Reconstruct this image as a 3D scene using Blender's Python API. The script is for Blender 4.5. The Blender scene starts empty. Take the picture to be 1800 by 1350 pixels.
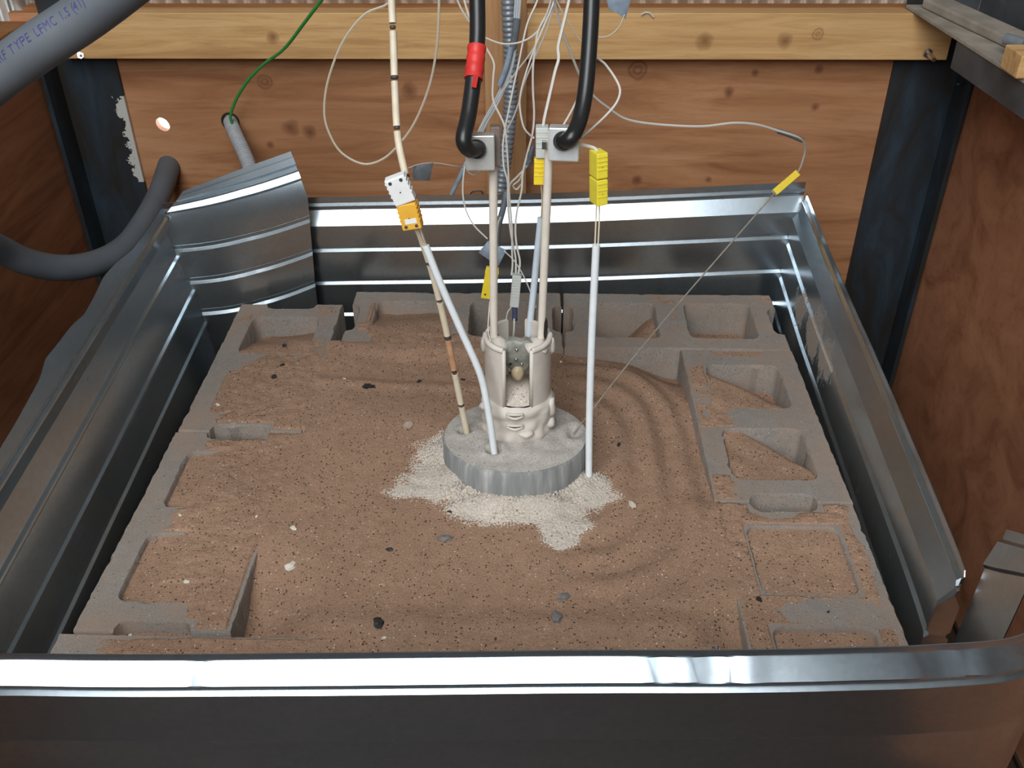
import bpy, bmesh, math, random
from mathutils import Vector, Matrix, Euler, noise

random.seed(7)
SC = bpy.context.scene
COL = SC.collection

# ---------------------------------------------------------------- camera
F_PX = 1680.5
CAM_LOC = Vector((0.049, -0.62, 0.905))
CAM_ROT = Euler((math.radians(55.32), math.radians(0.32), math.radians(1.43)), 'XYZ')
cd = bpy.data.cameras.new('camera')
cd.sensor_width = 36.0
cd.lens = F_PX / 1800.0 * 36.0
cd.clip_start = 0.02
cam = bpy.data.objects.new('camera', cd)
cam.location = CAM_LOC
cam.rotation_euler = CAM_ROT
COL.objects.link(cam)
SC.camera = cam

# ---------------------------------------------------------------- world, exposure
w = bpy.data.worlds.new('overcast_sky')
SC.world = w
w.use_nodes = True
bgn = w.node_tree.nodes['Background']
bgn.inputs['Color'].default_value = (0.92, 0.965, 1.0, 1)
bgn.inputs['Strength'].default_value = 8.5
SC.view_settings.view_transform = 'Standard'
SC.view_settings.look = 'None'
SC.view_settings.exposure = -0.02
SC.view_settings.gamma = 1.0
SC.view_settings.use_curve_mapping = False
# openings shaped in the unseen shed front and roof to steer daylight in
# (sampling portals only: they give no light of their own)
for (nm, loc, rot, sx_, sy_) in (('front_portal', (-0.86, -2.33, 2.15), (math.radians(90), 0, 0), 2.72, 1.3),
                                 ('roof_portal', (-0.86, -1.40, 2.79), (0, 0, 0), 2.72, 1.88)):
    pl = bpy.data.lights.new(nm, 'AREA')
    pl.shape = 'RECTANGLE'; pl.size = sx_; pl.size_y = sy_
    pl.cycles.is_portal = True
    po = bpy.data.objects.new(nm, pl)
    po.location = loc
    po.rotation_euler = rot
    COL.objects.link(po)
SC.cycles.max_bounces = 8
SC.cycles.diffuse_bounces = 5

# ---------------------------------------------------------------- helpers
RM = CAM_ROT.to_matrix()

def ray(u, v):
    return RM @ Vector(((u - 900.0) / F_PX, -(v - 675.0) / F_PX, -1.0))

def P(u, v, y=None, x=None, z=None, d=None):
    """world point seen at a photo position, on a known plane of the place"""
    r = ray(u, v)
    if d is not None: t = d
    elif y is not None: t = (y - CAM_LOC.y) / r.y
    elif x is not None: t = (x - CAM_LOC.x) / r.x
    else: t = (z - CAM_LOC.z) / r.z
    return CAM_LOC + r * t

def nz(x, y, z=0.0, s=1.0):
    return noise.noise(Vector((x * s, y * s, z * s)))

def sst(a, b, x):
    t = max(0.0, min(1.0, (x - a) / (b - a)))
    return t * t * (3 - 2 * t)

def lerp(a, b, t): return a + (b - a) * t

def tag(o, label=None, cat=None, group=None, kind=None):
    if label: o['label'] = label
    if cat: o['category'] = cat
    if group: o['group'] = group
    if kind: o['kind'] = kind
    return o

def empty(name, loc, label, cat, group=None):
    o = bpy.data.objects.new(name, None)
    o.empty_display_size = 0.02
    o.location = loc
    COL.objects.link(o)
    return tag(o, label, cat, group)

def wloc(o):
    v = Vector(o.location)
    while o.parent:
        o = o.parent
        v += Vector(o.location)
    return v

def mk(name, verts, faces, mat, parent=None, smooth=False, recenter=True, angle=None, uvs=None):
    verts = [Vector(v) for v in verts]
    off = Vector((0, 0, 0))
    if recenter and verts:
        xs = [v.x for v in verts]; ys = [v.y for v in verts]; zs = [v.z for v in verts]
        off = Vector(((min(xs) + max(xs)) / 2, (min(ys) + max(ys)) / 2, min(zs)))
    me = bpy.data.meshes.new(name)
    me.from_pydata([v - off for v in verts], [], faces)
    if uvs:
        ul = me.uv_layers.new(name='UVMap')
        i = 0
        for p in me.polygons:
            for vi in p.vertices:
                ul.data[i].uv = uvs[vi]
                i += 1
    me.validate()
    me.update()
    if smooth or angle:
        me.polygons.foreach_set('use_smooth', [True] * len(me.polygons))
        if angle: me.set_sharp_from_angle(angle=math.radians(angle))
    me.materials.append(mat)
    o = bpy.data.objects.new(name, me)
    COL.objects.link(o)
    if parent is not None:
        o.parent = parent
        o.location = off - wloc(parent)
    else:
        o.location = off
    return o

def box_vf(size, M=None, bev=0.0):
    """bevelled box centred on the origin, transformed by M"""
    bm = bmesh.new()
    bmesh.ops.create_cube(bm, size=1.0)
    for v in bm.verts:
        v.co = Vector((v.co.x * size[0], v.co.y * size[1], v.co.z * size[2]))
    if bev > 0:
        bmesh.ops.bevel(bm, geom=list(bm.edges), offset=bev, segments=2, affect='EDGES', profile=0.6)
    bm.verts.index_update()
    vs = [(M @ v.co) if M else v.co.copy() for v in bm.verts]
    fs = [[v.index for v in f.verts] for f in bm.faces]
    bm.free()
    return vs, fs

def join(*vfs):
    V, Fc = [], []
    for v, f in vfs:
        n = len(V)
        V += list(v)
        Fc += [[i + n for i in q] for q in f]
    return V, Fc

def box(name, lo, hi, mat, parent=None, bev=0.0, recenter=True):
    lo = Vector(lo); hi = Vector(hi)
    v, f = box_vf(hi - lo, Matrix.Translation((lo + hi) / 2), bev)
    return mk(name, v, f, mat, parent, recenter=recenter)

def catmull(pts, n):
    pts = [Vector(p) for p in pts]
    if len(pts) == 2:
        return [pts[0].lerp(pts[1], i / n) for i in range(n + 1)]
    ext = [pts[0] * 2 - pts[1]] + pts + [pts[-1] * 2 - pts[-2]]
    L = [0]
    for a, b in zip(pts, pts[1:]): L.append(L[-1] + (b - a).length)
    out = []
    for i in range(n + 1):
        s = L[-1] * i / n
        k = 0
        while k < len(pts) - 2 and s > L[k + 1]: k += 1
        t = (s - L[k]) / max(1e-9, L[k + 1] - L[k])
        p0, p1, p2, p3 = ext[k:k + 4]
        out.append(0.5 * ((2 * p1) + (p2 - p0) * t + (2 * p0 - 5 * p1 + 4 * p2 - p3) * t * t + (3 * p1 - p0 - 3 * p2 + p3) * t ** 3))
    return out

def frames(path):
    T = []
    for i in range(len(path)):
        a = path[max(0, i - 1)]; b = path[min(len(path) - 1, i + 1)]
        T.append((b - a).normalized())
    up = Vector((0, 0, 1)) if abs(T[0].z) < 0.9 else Vector((0, 1, 0))
    N = (up - T[0] * up.dot(T[0])).normalized()
    out = []
    for t in T:
        N = (N - t * N.dot(t)).normalized()
        out.append((t, N, t.cross(N)))
    return out

def sweep(path, rad, seg=10, caps=True):
    """tube along a list of points; rad is a number or a function of (index, length)"""
    fr = frames(path)
    V, Fc, UV = [], [], []
    s = 0.0
    for i, p in enumerate(path):
        if i: s += (p - path[i - 1]).length
        r = rad(i, s) if callable(rad) else rad
        t, n, b = fr[i]
        for k in range(seg):
            a = 2 * math.pi * k / seg
            V.append(p + (n * math.cos(a) + b * math.sin(a)) * r)
            UV.append((k / seg, s))
    for i in range(len(path) - 1):
        for k in range(seg):
            k2 = (k + 1) % seg
            Fc.append([i * seg + k, i * seg + k2, (i + 1) * seg + k2, (i + 1) * seg + k])
    if caps:
        Fc.append(list(range(seg))[::-1])
        Fc.append([(len(path) - 1) * seg + k for k in range(seg)])
    return V, Fc, UV

def tube(name, pts, r, mat, parent=None, n=40, seg=10):
    V, Fc, UV = sweep(catmull(pts, n), r, seg)
    return mk(name, V, Fc, mat, parent, angle=50, uvs=UV)

def lathe_vf(prof, cx, cy, n=48, a0=0.0, a1=2 * math.pi, M=None):
    """surface of revolution about a vertical axis; prof = closed or open list of (r, z)"""
    full = abs(a1 - a0 - 2 * math.pi) < 1e-6
    m = n if full else n + 1
    V, Fc = [], []
    for i in range(m):
        a = a0 + (a1 - a0) * i / n
        for r, z in prof:
            p = Vector((cx + r * math.cos(a), cy + r * math.sin(a), z))
            V.append(M @ p if M else p)
    q = len(prof)
    for i in range(n):
        j = (i + 1) % m
        for k in range(q - 1):
            Fc.append([i * q + k, j * q + k, j * q + k + 1, i * q + k + 1])
    return V, Fc

def sector_vf(r0, r1, z0, z1, a0, a1, cx, cy, n=20, ztop=None):
    """solid piece of a cylinder wall"""
    V, Fc = [], []
    for i in range(n + 1):
        a = a0 + (a1 - a0) * i / n
        zt = ztop(a) if ztop else z1
        for r, z in ((r0, z0), (r1, z0), (r1, zt), (r0, zt)):
            V.append(Vector((cx + r * math.cos(a), cy + r * math.sin(a), z)))
    for i in range(n):
        for k in range(4):
            k2 = (k + 1) % 4
            Fc.append([i * 4 + k, i * 4 + k2, (i + 1) * 4 + k2, (i + 1) * 4 + k])
    Fc.append([3, 2, 1, 0])
    Fc.append([n * 4 + k for k in range(4)])
    return V, Fc

def blob_vf(c, rx, ry, rz, seed, rough=0.25, sub=2, M=None):
    bm = bmesh.new()
    bmesh.ops.create_icosphere(bm, subdivisions=sub, radius=1.0)
    vs = []
    for v in bm.verts:
        k = 1 + rough * noise.noise(v.co * 1.6 + Vector((seed * 7.1, seed * 3.3, seed)))
        q = Vector((v.co.x * rx * k, v.co.y * ry * k, v.co.z * rz * k))
        if M: q = M @ q
        vs.append(Vector(c) + q)
    bm.verts.index_update()
    fs = [[v.index for v in f.verts] for f in bm.faces]
    bm.free()
    return vs, fs

# ---------------------------------------------------------------- materials
class NT:
    def __init__(self, name):
        self.m = bpy.data.materials.new(name)
        self.m.use_nodes = True
        self.t = self.m.node_tree
        self.b = self.t.nodes['Principled BSDF']
    def n(self, typ, **kw):
        nd = self.t.nodes.new(typ)
        for k, v in kw.items(): setattr(nd, k, v)
        return nd
    def l(self, a, b): self.t.links.new(a, b)
    def coords(self, scale=(1, 1, 1), kind='Object', rot=(0, 0, 0)):
        tc = self.n('ShaderNodeTexCoord')
        mp = self.n('ShaderNodeMapping')
        mp.inputs['Scale'].default_value = scale
        mp.inputs['Rotation'].default_value = rot
        if kind == 'World':
            g = self.n('ShaderNodeNewGeometry')
            self.l(g.outputs['Position'], mp.inputs['Vector'])
        else:
            self.l(tc.outputs[kind], mp.inputs['Vector'])
        return mp.outputs['Vector']
    def noise(self, vec, scale, detail=3, rough=0.55, dist=0.0):
        nd = self.n('ShaderNodeTexNoise')
        nd.inputs['Scale'].default_value = scale
        nd.inputs['Detail'].default_value = detail
        nd.inputs['Roughness'].default_value = rough
        nd.inputs['Distortion'].default_value = dist
        self.l(vec, nd.inputs['Vector'])
        return nd.outputs['Fac']
    def ramp(self, fac, stops):
        r = self.n('ShaderNodeValToRGB')
        el = r.color_ramp.elements
        while len(el) < len(stops): el.new(0.5)
        for e, (p, c) in zip(el, stops):
            e.position = p
            e.color = (*c, 1) if len(c) == 3 else c
        self.l(fac, r.inputs['Fac'])
        return r.outputs['Color']
    def mix(self, fac, a, b, mode='MIX'):
        m = self.n('ShaderNodeMix', data_type='RGBA', blend_type=mode)
        for s, val in ((m.inputs[0], fac), (m.inputs[6], a), (m.inputs[7], b)):
            if isinstance(val, (int, float)): s.default_value = val
            elif isinstance(val, tuple): s.default_value = (*val, 1)
            else: self.l(val, s)
        return m.outputs[2]
    def math(self, op, a, b=0.0, c=0.0, clamp=False):
        m = self.n('ShaderNodeMath', operation=op, use_clamp=clamp)
        for s, val in zip(m.inputs, (a, b, c)):
            if isinstance(val, (int, float)): s.default_value = val
            else: self.l(val, s)
        return m.outputs[0]
    def bump(self, h, strength=0.3, dist=0.001):
        b = self.n('ShaderNodeBump')
        b.inputs['Strength'].default_value = strength
        b.inputs['Distance'].default_value = dist
        self.l(h, b.inputs['Height'])
        self.l(b.outputs['Normal'], self.b.inputs['Normal'])
    def set(self, col=None, rough=None, metal=None, spec=None):
        for nm, val in (('Base Color', col), ('Roughness', rough), ('Metallic', metal), ('Specular IOR Level', spec)):
            if val is None: continue
            s = self.b.inputs[nm]
            if isinstance(val, tuple): s.default_value = (*val, 1)
            elif isinstance(val, (int, float)): s.default_value = val
            else: self.l(val, s)
        return self.m

def plain(name, col, rough=0.6, metal=0.0, var=0.18, scale=60, bump=0.0, spec=0.4):
    m = NT(name)
    v = m.coords()
    f = m.noise(v, scale, 3)
    dark = tuple(c * (1 - var) for c in col); lite = tuple(min(1, c * (1 + var)) for c in col)
    m.set(m.ramp(f, [(0.3, dark), (0.7, lite)]), rough, metal, spec)
    if bump: m.bump(f, bump, 0.001)
    return m.m

def wood(name, cols, grain=(2.0, 30.0, 30.0), rough=0.62, knots=(), knotcol=(0.10, 0.04, 0.02), spec=0.25, patches=()):
    """grain = mapping scale (small along the grain)"""
    m = NT(name)
    v = m.coords(scale=grain)
    f1 = m.noise(v, 1.6, 6, 0.62, 1.2)
    base = m.ramp(f1, [(0.28, cols[0]), (0.5, cols[1]), (0.74, cols[2])])
    v2 = m.coords(scale=tuple(g * 4 for g in grain))
    f2 = m.noise(v2, 2.0, 4, 0.7)
    base = m.mix(m.math('MULTIPLY', f2, 0.35), base, cols[0], 'MULTIPLY') if False else m.mix(m.ramp(f2, [(0.52, (0, 0, 0)), (0.72, (0.45, 0.45, 0.45))]), base, cols[0])
    big = m.noise(m.coords(), 2.3, 2)
    base = m.mix(m.ramp(big, [(0.35, (0.0, 0.0, 0.0)), (0.75, (0.4, 0.4, 0.4))]), base, tuple(c * 0.62 for c in cols[1]))
    if knots:
        pos = m.coords(kind='World')
        wob = m.noise(pos, 38, 2)
        for (p, r, st) in knots:
            d = m.n('ShaderNodeVectorMath', operation='DISTANCE')
            m.l(pos, d.inputs[0])
            d.inputs[1].default_value = p
            dd = m.math('ADD', d.outputs['Value'], m.math('MULTIPLY', m.math('SUBTRACT', wob, 0.5), r * 0.9))
            msk = m.math('SUBTRACT', 1.0, m.math('DIVIDE', dd, r), clamp=True)
            if st == 'ring':
                msk = m.math('PINGPONG', m.math('MULTIPLY', msk, 2.0), 0.5)
            msk = m.math('MULTIPLY', m.math('POWER', msk, 0.7), 0.85, clamp=True)
            base = m.mix(msk, base, knotcol)
    m.set(base, rough, 0.0, spec)
    m.bump(f1, 0.25, 0.0008)
    return m.m

def galv(name, tint=(0.56, 0.63, 0.68), rough=0.25, mud=None):
    m = NT(name)
    v = m.coords()
    vor = m.n('ShaderNodeTexVoronoi')
    vor.inputs['Scale'].default_value = 170
    m.l(v, vor.inputs['Vector'])
    sp = m.ramp(vor.outputs['Color'], [(0.2, tuple(c * 0.95 for c in tint)), (0.8, tuple(min(1, c * 1.04) for c in tint))])
    smear = m.noise(m.coords(scale=(2.0, 2.0, 4.0)), 3.0, 2, 0.5, 0.0)
    col = m.mix(m.ramp(smear, [(0.35, (0, 0, 0)), (0.75, (0.5, 0.5, 0.5))]), sp, tuple(c * 0.72 for c in tint))
    r = m.math('MULTIPLY_ADD', smear, 0.10, rough - 0.04)
    metal = 1.0
    if mud:
        pos = m.coords(kind='World')
        wob = m.noise(m.coords(kind='World', scale=(1, 1, 0.45)), 60, 6, 0.8)
        tot = None
        for (p, rad) in mud:
            d = m.n('ShaderNodeVectorMath', operation='DISTANCE')
            m.l(pos, d.inputs[0]); d.inputs[1].default_value = p
            k = m.math('SUBTRACT', 1.25, m.math('DIVIDE', d.outputs['Value'], rad), clamp=True)
            tot = k if tot is None else m.math('MAXIMUM', tot, k)
        msk = m.ramp(m.math('ADD', tot, m.math('MULTIPLY', m.math('SUBTRACT', wob, 0.5), 3.2)), [(0.50, (0, 0, 0)), (0.85, (0.9, 0.9, 0.9))])
        col = m.mix(msk, col, (0.30, 0.22, 0.16))
        metal = m.math('SUBTRACT', 1.0, msk)
        r = m.math('MAXIMUM', r, m.math('MULTIPLY', msk, 0.85))
    m.set(col, r, metal, 0.5)
    return m.m

def sandy(name, base, dark, lite, speck=1.0, rough=0.95, bump=0.8, dustcol=None):
    m = NT(name)
    v = m.coords()
    big = m.noise(v, 5, 3)
    fine = m.noise(v, 420, 3, 0.7)
    mid = m.noise(v, 60, 4, 0.65)
    col = m.ramp(big, [(0.3, tuple(c * 0.86 for c in base)), (0.7, tuple(c * 1.12 for c in base))])
    col = m.mix(m.ramp(mid, [(0.35, (0.45, 0.45, 0.45)), (0.6, (0, 0, 0))]), col, tuple(c * 0.72 for c in base))
    col = m.mix(m.ramp(fine, [(0.30, (1, 1, 1)), (0.46, (0, 0, 0))]), col, tuple(c * 0.5 for c in base))
    col = m.mix(m.ramp(fine, [(0.56, (0, 0, 0)), (0.74, (0.8, 0.8, 0.8))]), col, tuple(min(1, c * 1.55) for c in base))
    def specks(scale, cut, c, amount):
        nonlocal col
        vo = m.n('ShaderNodeTexVoronoi')
        vo.inputs['Scale'].default_value = scale
        m.l(v, vo.inputs['Vector'])
        sep = m.n('ShaderNodeSeparateColor')
        m.l(vo.outputs['Color'], sep.inputs[0])
        pick = m.math('GREATER_THAN', sep.outputs[0], 1.0 - amount)
        near = m.math('LESS_THAN', vo.outputs['Distance'], cut)
        col = m.mix(m.math('MULTIPLY', m.math('MULTIPLY', pick, near), 0.85), col, c)
    if speck > 0:
        specks(330, 0.42, dark, 0.08 * speck)
        specks(190, 0.30, dark, 0.04 * speck)
        specks(360, 0.34, lite, 0.035 * speck)
    if dustcol:
        wp = m.coords(kind='World')
        dn = m.math('ADD', m.noise(wp, 11, 4, 0.6), m.math('MULTIPLY', m.math('SUBTRACT', m.noise(wp, 300, 2, 0.6), 0.5), 0.55))
        col = m.mix(m.ramp(dn, [(0.40, (0.12, 0.12, 0.12)), (0.66, (0.85, 0.85, 0.85))]), col, dustcol)
    m.set(col, rough, 0.0, 0.1)
    m.bump(m.math('ADD', fine, mid), bump, 0.002)
    return m.m

M_ply = wood('plywood_back', [(0.25, 0.098, 0.042), (0.44, 0.205, 0.094), (0.55, 0.29, 0.15)], grain=(1.3, 14, 14), knots=[
    (tuple(P(465, 143, y=1.30)), 0.016, 'ring'), (tuple(P(1121, 124, y=1.30)), 0.022, 'ring'),
    (tuple(P(1282, 162, y=1.30)), 0.012, 'k'), (tuple(P(475, 255, y=1.30)), 0.010, 'k'), (tuple(P(1327, 128, y=1.30)), 0.009, 'k'),
    (tuple(P(1440, 122, y=1.30)), 0.010, 'k'), (tuple(P(1433, 188, y=1.30)), 0.010, 'k'), (tuple(P(720, 160, y=1.30)), 0.020, 'k'),
    (tuple(P(1120, 316, y=1.30)), 0.012, 'k'), (tuple(P(1245, 316, y=1.30)), 0.009, 'k'), (tuple(P(510, 225, y=1.30)), 0.020, 'k'), (tuple(P(545, 232, y=1.30)), 0.018, 'k')],
    knotcol=(0.13, 0.045, 0.022))
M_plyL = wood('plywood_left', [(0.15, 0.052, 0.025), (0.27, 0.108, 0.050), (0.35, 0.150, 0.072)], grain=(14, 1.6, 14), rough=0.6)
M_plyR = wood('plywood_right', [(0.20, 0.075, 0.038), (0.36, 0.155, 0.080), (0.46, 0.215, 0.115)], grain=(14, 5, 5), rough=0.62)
M_pine = wood('pine', [(0.40, 0.20, 0.075), (0.63, 0.37, 0.155), (0.74, 0.48, 0.23)], grain=(1.6, 26, 26), knots=[
    (tuple(P(1238, 72, y=1.25)), 0.017, 'k'), (tuple(P(480, 66, y=1.25)), 0.014, 'k'), (tuple(P(1380, 72, y=1.25)), 0.016, 'k'),
    (tuple(P(655, 110, y=1.25)), 0.009, 'k'), (tuple(P(1438, 60, y=1.25)), 0.013, 'ring')], knotcol=(0.20, 0.085, 0.03))
M_pine_o = wood('pine_orange', [(0.27, 0.10, 0.035), (0.40, 0.17, 0.06), (0.50, 0.24, 0.10)], grain=(1.6, 26, 26))
M_pine_v = wood('pine_upright', [(0.32, 0.15, 0.062), (0.48, 0.255, 0.115), (0.58, 0.34, 0.165)], grain=(26, 26, 1.6))
M_board = wood('floor_board', [(0.018, 0.011, 0.008), (0.032, 0.019, 0.013), (0.050, 0.030, 0.020)], grain=(24, 1.6, 24))
M_galv = galv('galvanised')
M_galvR = galv('galvanised_muddy', mud=[(tuple(P(1432, 590, x=0.525)), 0.062), (tuple(P(1452, 630, x=0.525)), 0.055), (tuple(P(1405, 545, x=0.522)), 0.05)])
M_clad = plain('cladding', (0.20, 0.212, 0.208), 0.55, metal=0.3, var=0.25, scale=22)
M_block = sandy('concrete', (0.245, 0.218, 0.192), (0.10, 0.09, 0.08), (0.5, 0.47, 0.44), speck=0.35, bump=0.5, dustcol=(0.285, 0.205, 0.155))
M_sand = sandy('sand', (0.345, 0.212, 0.140), (0.035, 0.025, 0.02), (0.62, 0.54, 0.46), speck=1.0, bump=1.0)
M_powder = sandy('powder', (0.58, 0.50, 0.42), (0.16, 0.14, 0.13), (0.9, 0.88, 0.85), speck=0.5, bump=0.8)
M_disc = sandy('disc_dust', (0.44, 0.40, 0.36), (0.2, 0.18, 0.17), (0.75, 0.72, 0.68), speck=0.3, bump=0.5)
M_ceramic = plain('ceramic', (0.60, 0.54, 0.475), 0.55, var=0.08, scale=40, bump=0.12)
M_rod = plain('rod_ceramic', (0.72, 0.64, 0.54), 0.45, var=0.06)
M_white = plain('white_tube', (0.74, 0.77, 0.78), 0.35, var=0.05)
M_bead = plain('bead_ceramic', (0.68, 0.58, 0.43), 0.5, var=0.12, scale=30)
M_orangeflame = plain('burnt_bead', (0.50, 0.27, 0.15), 0.6, var=0.2)
M_ink = plain('ink_mark', (0.06, 0.05, 0.05), 0.6)
M_hose = plain('grey_hose', (0.105, 0.115, 0.128), 0.62, var=0.14, scale=12, bump=0.08)
M_print = plain('hose_print', (0.05, 0.045, 0.17), 0.6, var=0.1)
M_conduit = plain('flex_conduit', (0.25, 0.27, 0.29), 0.38, metal=0.35, var=0.12)
M_blackc = plain('black_cable', (0.016, 0.015, 0.015), 0.33, var=0.2, scale=25, spec=0.5, bump=0.1)
M_red = plain('red_tape', (0.62, 0.035, 0.028), 0.45, var=0.15)
M_green = plain('green_wire', (0.04, 0.30, 0.06), 0.4, var=0.1)
M_tape = plain('grey_tape', (0.13, 0.145, 0.16), 0.5, var=0.2)
M_tapeb = plain('blue_grey_tape', (0.27, 0.33, 0.40), 0.4, var=0.2)
M_yel = plain('yellow_plastic', (0.80, 0.58, 0.03), 0.42, var=0.06)
M_lemon = plain('lemon_plastic', (0.80, 0.66, 0.05), 0.42, var=0.06)
M_ora = plain('amber_plastic', (0.80, 0.42, 0.05), 0.42, var=0.06)
M_wpl = plain('white_plastic', (0.82, 0.81, 0.78), 0.45, var=0.05)
M_gpl = plain('pale_grey_plastic', (0.52, 0.53, 0.49), 0.5, var=0.06)
M_lug = plain('aluminium_lug', (0.62, 0.60, 0.56), 0.42, metal=0.7, var=0.1)
M_steel = plain('bright_steel', (0.62, 0.63, 0.64), 0.3, metal=1.0, var=0.1)
M_dark = plain('dark_hole', (0.02, 0.018, 0.016), 0.8)
M_blackchip = plain('black_chip', (0.022, 0.018, 0.017), 0.6)
M_greychip = plain('grey_chip', (0.17, 0.155, 0.145), 0.8)
M_palechip = plain('pale_chip', (0.60, 0.55, 0.47), 0.8)
M_glass = plain('sensor_grey', (0.23, 0.225, 0.19), 0.35, var=0.45, scale=70)
M_tip = plain('sensor_tip', (0.46, 0.36, 0.22), 0.4, var=0.25, scale=50)
M_rail = plain('painted_angle', (0.055, 0.06, 0.066), 0.5, var=0.35, scale=14)
M_dusty = plain('dusty_ledge', (0.30, 0.255, 0.205), 0.9, var=0.25, scale=20)

def wire_mat(name, a, b, per=520.0):
    m = NT(name)
    tc = m.n('ShaderNodeTexCoord')
    sx = m.n('ShaderNodeSeparateXYZ')
    m.l(tc.outputs['UV'], sx.inputs[0])
    ph = m.math('ADD', m.math('MULTIPLY', sx.outputs[1], per), sx.outputs[0])
    s = m.math('PINGPONG', ph, 0.5)
    m.set(m.ramp(s, [(0.12, a), (0.32, b)]), 0.6, 0.0, 0.3)
    return m.m
M_wire = wire_mat('braided_wire', (0.45, 0.41, 0.35), (0.74, 0.71, 0.65))
M_wiret = wire_mat('tan_braid', (0.36, 0.30, 0.22), (0.66, 0.58, 0.45))
M_wireb = wire_mat('blue_white_braid', (0.30, 0.34, 0.37), (0.62, 0.66, 0.68))

def post_mat(name, white=None):
    m = NT(name)
    v = m.coords(kind='World')
    f = m.noise(m.coords(kind='World', scale=(8, 8, 2.2)), 2.2, 5, 0.65, 0.6)
    col = m.ramp(f, [(0.38, (0.022, 0.019, 0.016)), (0.55, (0.022, 0.030, 0.038)), (0.74, (0.032, 0.050, 0.066))])
    if white:
        (x0, z0, z1) = white
        sx = m.n('ShaderNodeSeparateXYZ'); m.l(v, sx.inputs[0])
        wob = m.noise(v, 42, 4, 0.7)
        edge = m.math('SUBTRACT', sx.outputs[0], x0)
        k = m.math('ADD', edge, m.math('MULTIPLY', m.math('SUBTRACT', wob, 0.5), 0.07))
        k = m.math('GREATER_THAN', k, 0.0)
        kz = m.math('MULTIPLY', m.math('GREATER_THAN', sx.outputs[2], z0), m.math('LESS_THAN', sx.outputs[2], z1))
        col = m.mix(m.math('MULTIPLY', k, kz), col, (0.52, 0.50, 0.45))
    m.set(col, 0.5, 0.0, 0.35)
    m.bump(f, 0.2, 0.001)
    return m.m
M_postL = post_mat('painted_post_left', white=(-0.808, 0.10, 0.285))
M_postR = post_mat('painted_post_right')

# ================================================================ THE SHED
FLOOR = -0.56
YB = 1.30                       # face of the back plywood
XL, XR = -0.925, 0.885          # faces of the side plywood

def struct(o): o['kind'] = 'structure'; return o

# floor of boards
fl = struct(box('floor', (-2.26, -2.4, FLOOR - 0.05), (1.96, 1.6, FLOOR - 0.012), M_board, recenter=False))
for i in range(29):
    x0 = -2.20 + i * 0.14
    box('floor_board', (x0, -2.38, FLOOR - 0.012), (x0 + 0.134, 1.55, FLOOR), M_board, fl, bev=0.002)

# plywood back wall with three holes
def plate_with_holes(name, x0, x1, z0, z1, y0, y1, holes, mat):
    bm = bmesh.new()
    def loop(pts, y):
        vs = [bm.verts.new((p[0], y, p[1])) for p in pts]
        es = [bm.edges.new((vs[i], vs[(i + 1) % len(vs)])) for i in range(len(vs))]
        return vs, es
    outer = [(x0, z0), (x1, z0), (x1, z1), (x0, z1)]
    rings = [outer]
    for (cx, cz, rx, rz, tilt) in holes:
        rings.append([(cx + rx * math.cos(a) * math.cos(tilt) - rz * math.sin(a) * math.sin(tilt),
                       cz + rx * math.cos(a) * math.sin(tilt) + rz * math.sin(a) * math.cos(tilt)) for a in [2 * math.pi * k / 20 for k in range(20)]])
    F2, B2 = [], []
    for y, store in ((y0, F2), (y1, B2)):
        es = []
        for r in rings:
            v, e = loop(r, y); store.append(v); es += e
        bmesh.ops.triangle_fill(bm, use_beauty=True, use_dissolve=False, edges=es)
    for a, b in zip(F2, B2):
        for i in range(len(a)):
            j = (i + 1) % len(a)
            bm.faces.new((a[i], a[j], b[j], b[i]))
    bmesh.ops.recalc_face_normals(bm, faces=list(bm.faces))
    me = bpy.data.meshes.new(name)
    bm.to_mesh(me); bm.free()
    me.materials.append(mat)
    o = bpy.data.objects.new(name, me)
    COL.objects.link(o)
    return o
h1 = P(286, 219, y=YB); h2 = P(405, 213, y=YB); h3 = P(297, 292, y=YB)
wb = struct(plate_with_holes('wall_back', XL - 0.06, XR + 0.06, FLOOR, 0.445, YB, YB + 0.018,
            [(h1.x, h1.z, 0.0155, 0.0125, -0.9), (h2.x, h2.z, 0.0138, 0.0138, 0), (h3.x, h3.z, 0.0230, 0.0230, 0)], M_ply))

# side plywood
struct(box('wall_left', (XL - 0.018, -0.9, FLOOR), (XL, YB - 0.002, 0.42), M_plyL, recenter=False))
struct(box('wall_right', (XR, -0.9, FLOOR), (XR + 0.018, YB - 0.002, 0.40), M_plyR, recenter=False))

# corrugated cladding above the plywood
def corrugated(name, a, b, z0, z1, mat, amp=0.009, pitch=0.034):
    a = Vector((a[0], a[1], 0)); b = Vector((b[0], b[1], 0))
    L = (b - a).length; t = (b - a) / L; nrm = Vector((-t.y, t.x, 0))
    n = int(L / pitch * 8)
    V, Fc = [], []
    for i in range(n + 1):
        s = L * i / n
        p = a + t * s + nrm * amp * math.sin(2 * math.pi * s / pitch)
        q = p + nrm * 0.001
        V += [Vector((p.x, p.y, z0)), Vector((p.x, p.y, z1)), Vector((q.x, q.y, z1)), Vector((q.x, q.y, z0))]
    for i in range(n):
        for k in range(4):
            k2 = (k + 1) % 4
            Fc.append([i * 4 + k, (i + 1) * 4 + k, (i + 1) * 4 + k2, i * 4 + k2])
    return struct(mk(name, V, Fc, mat, smooth=True, recenter=False))
corrugated('wall_back_cladding', (-1.25, 1.53), (1.25, 1.53), 0.38, 2.8, M_clad)
corrugated('wall_left_cladding', (-1.10, -0.9), (-1.10, 1.51), 0.36, 2.8, M_clad)
corrugated('wall_right_cladding', (1.06, 1.51), (1.06, -0.9), 0.36, 2.8, M_clad)
M_roof = galv('roof_sheet', tint=(0.42, 0.43, 0.43), rough=0.6)
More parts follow.
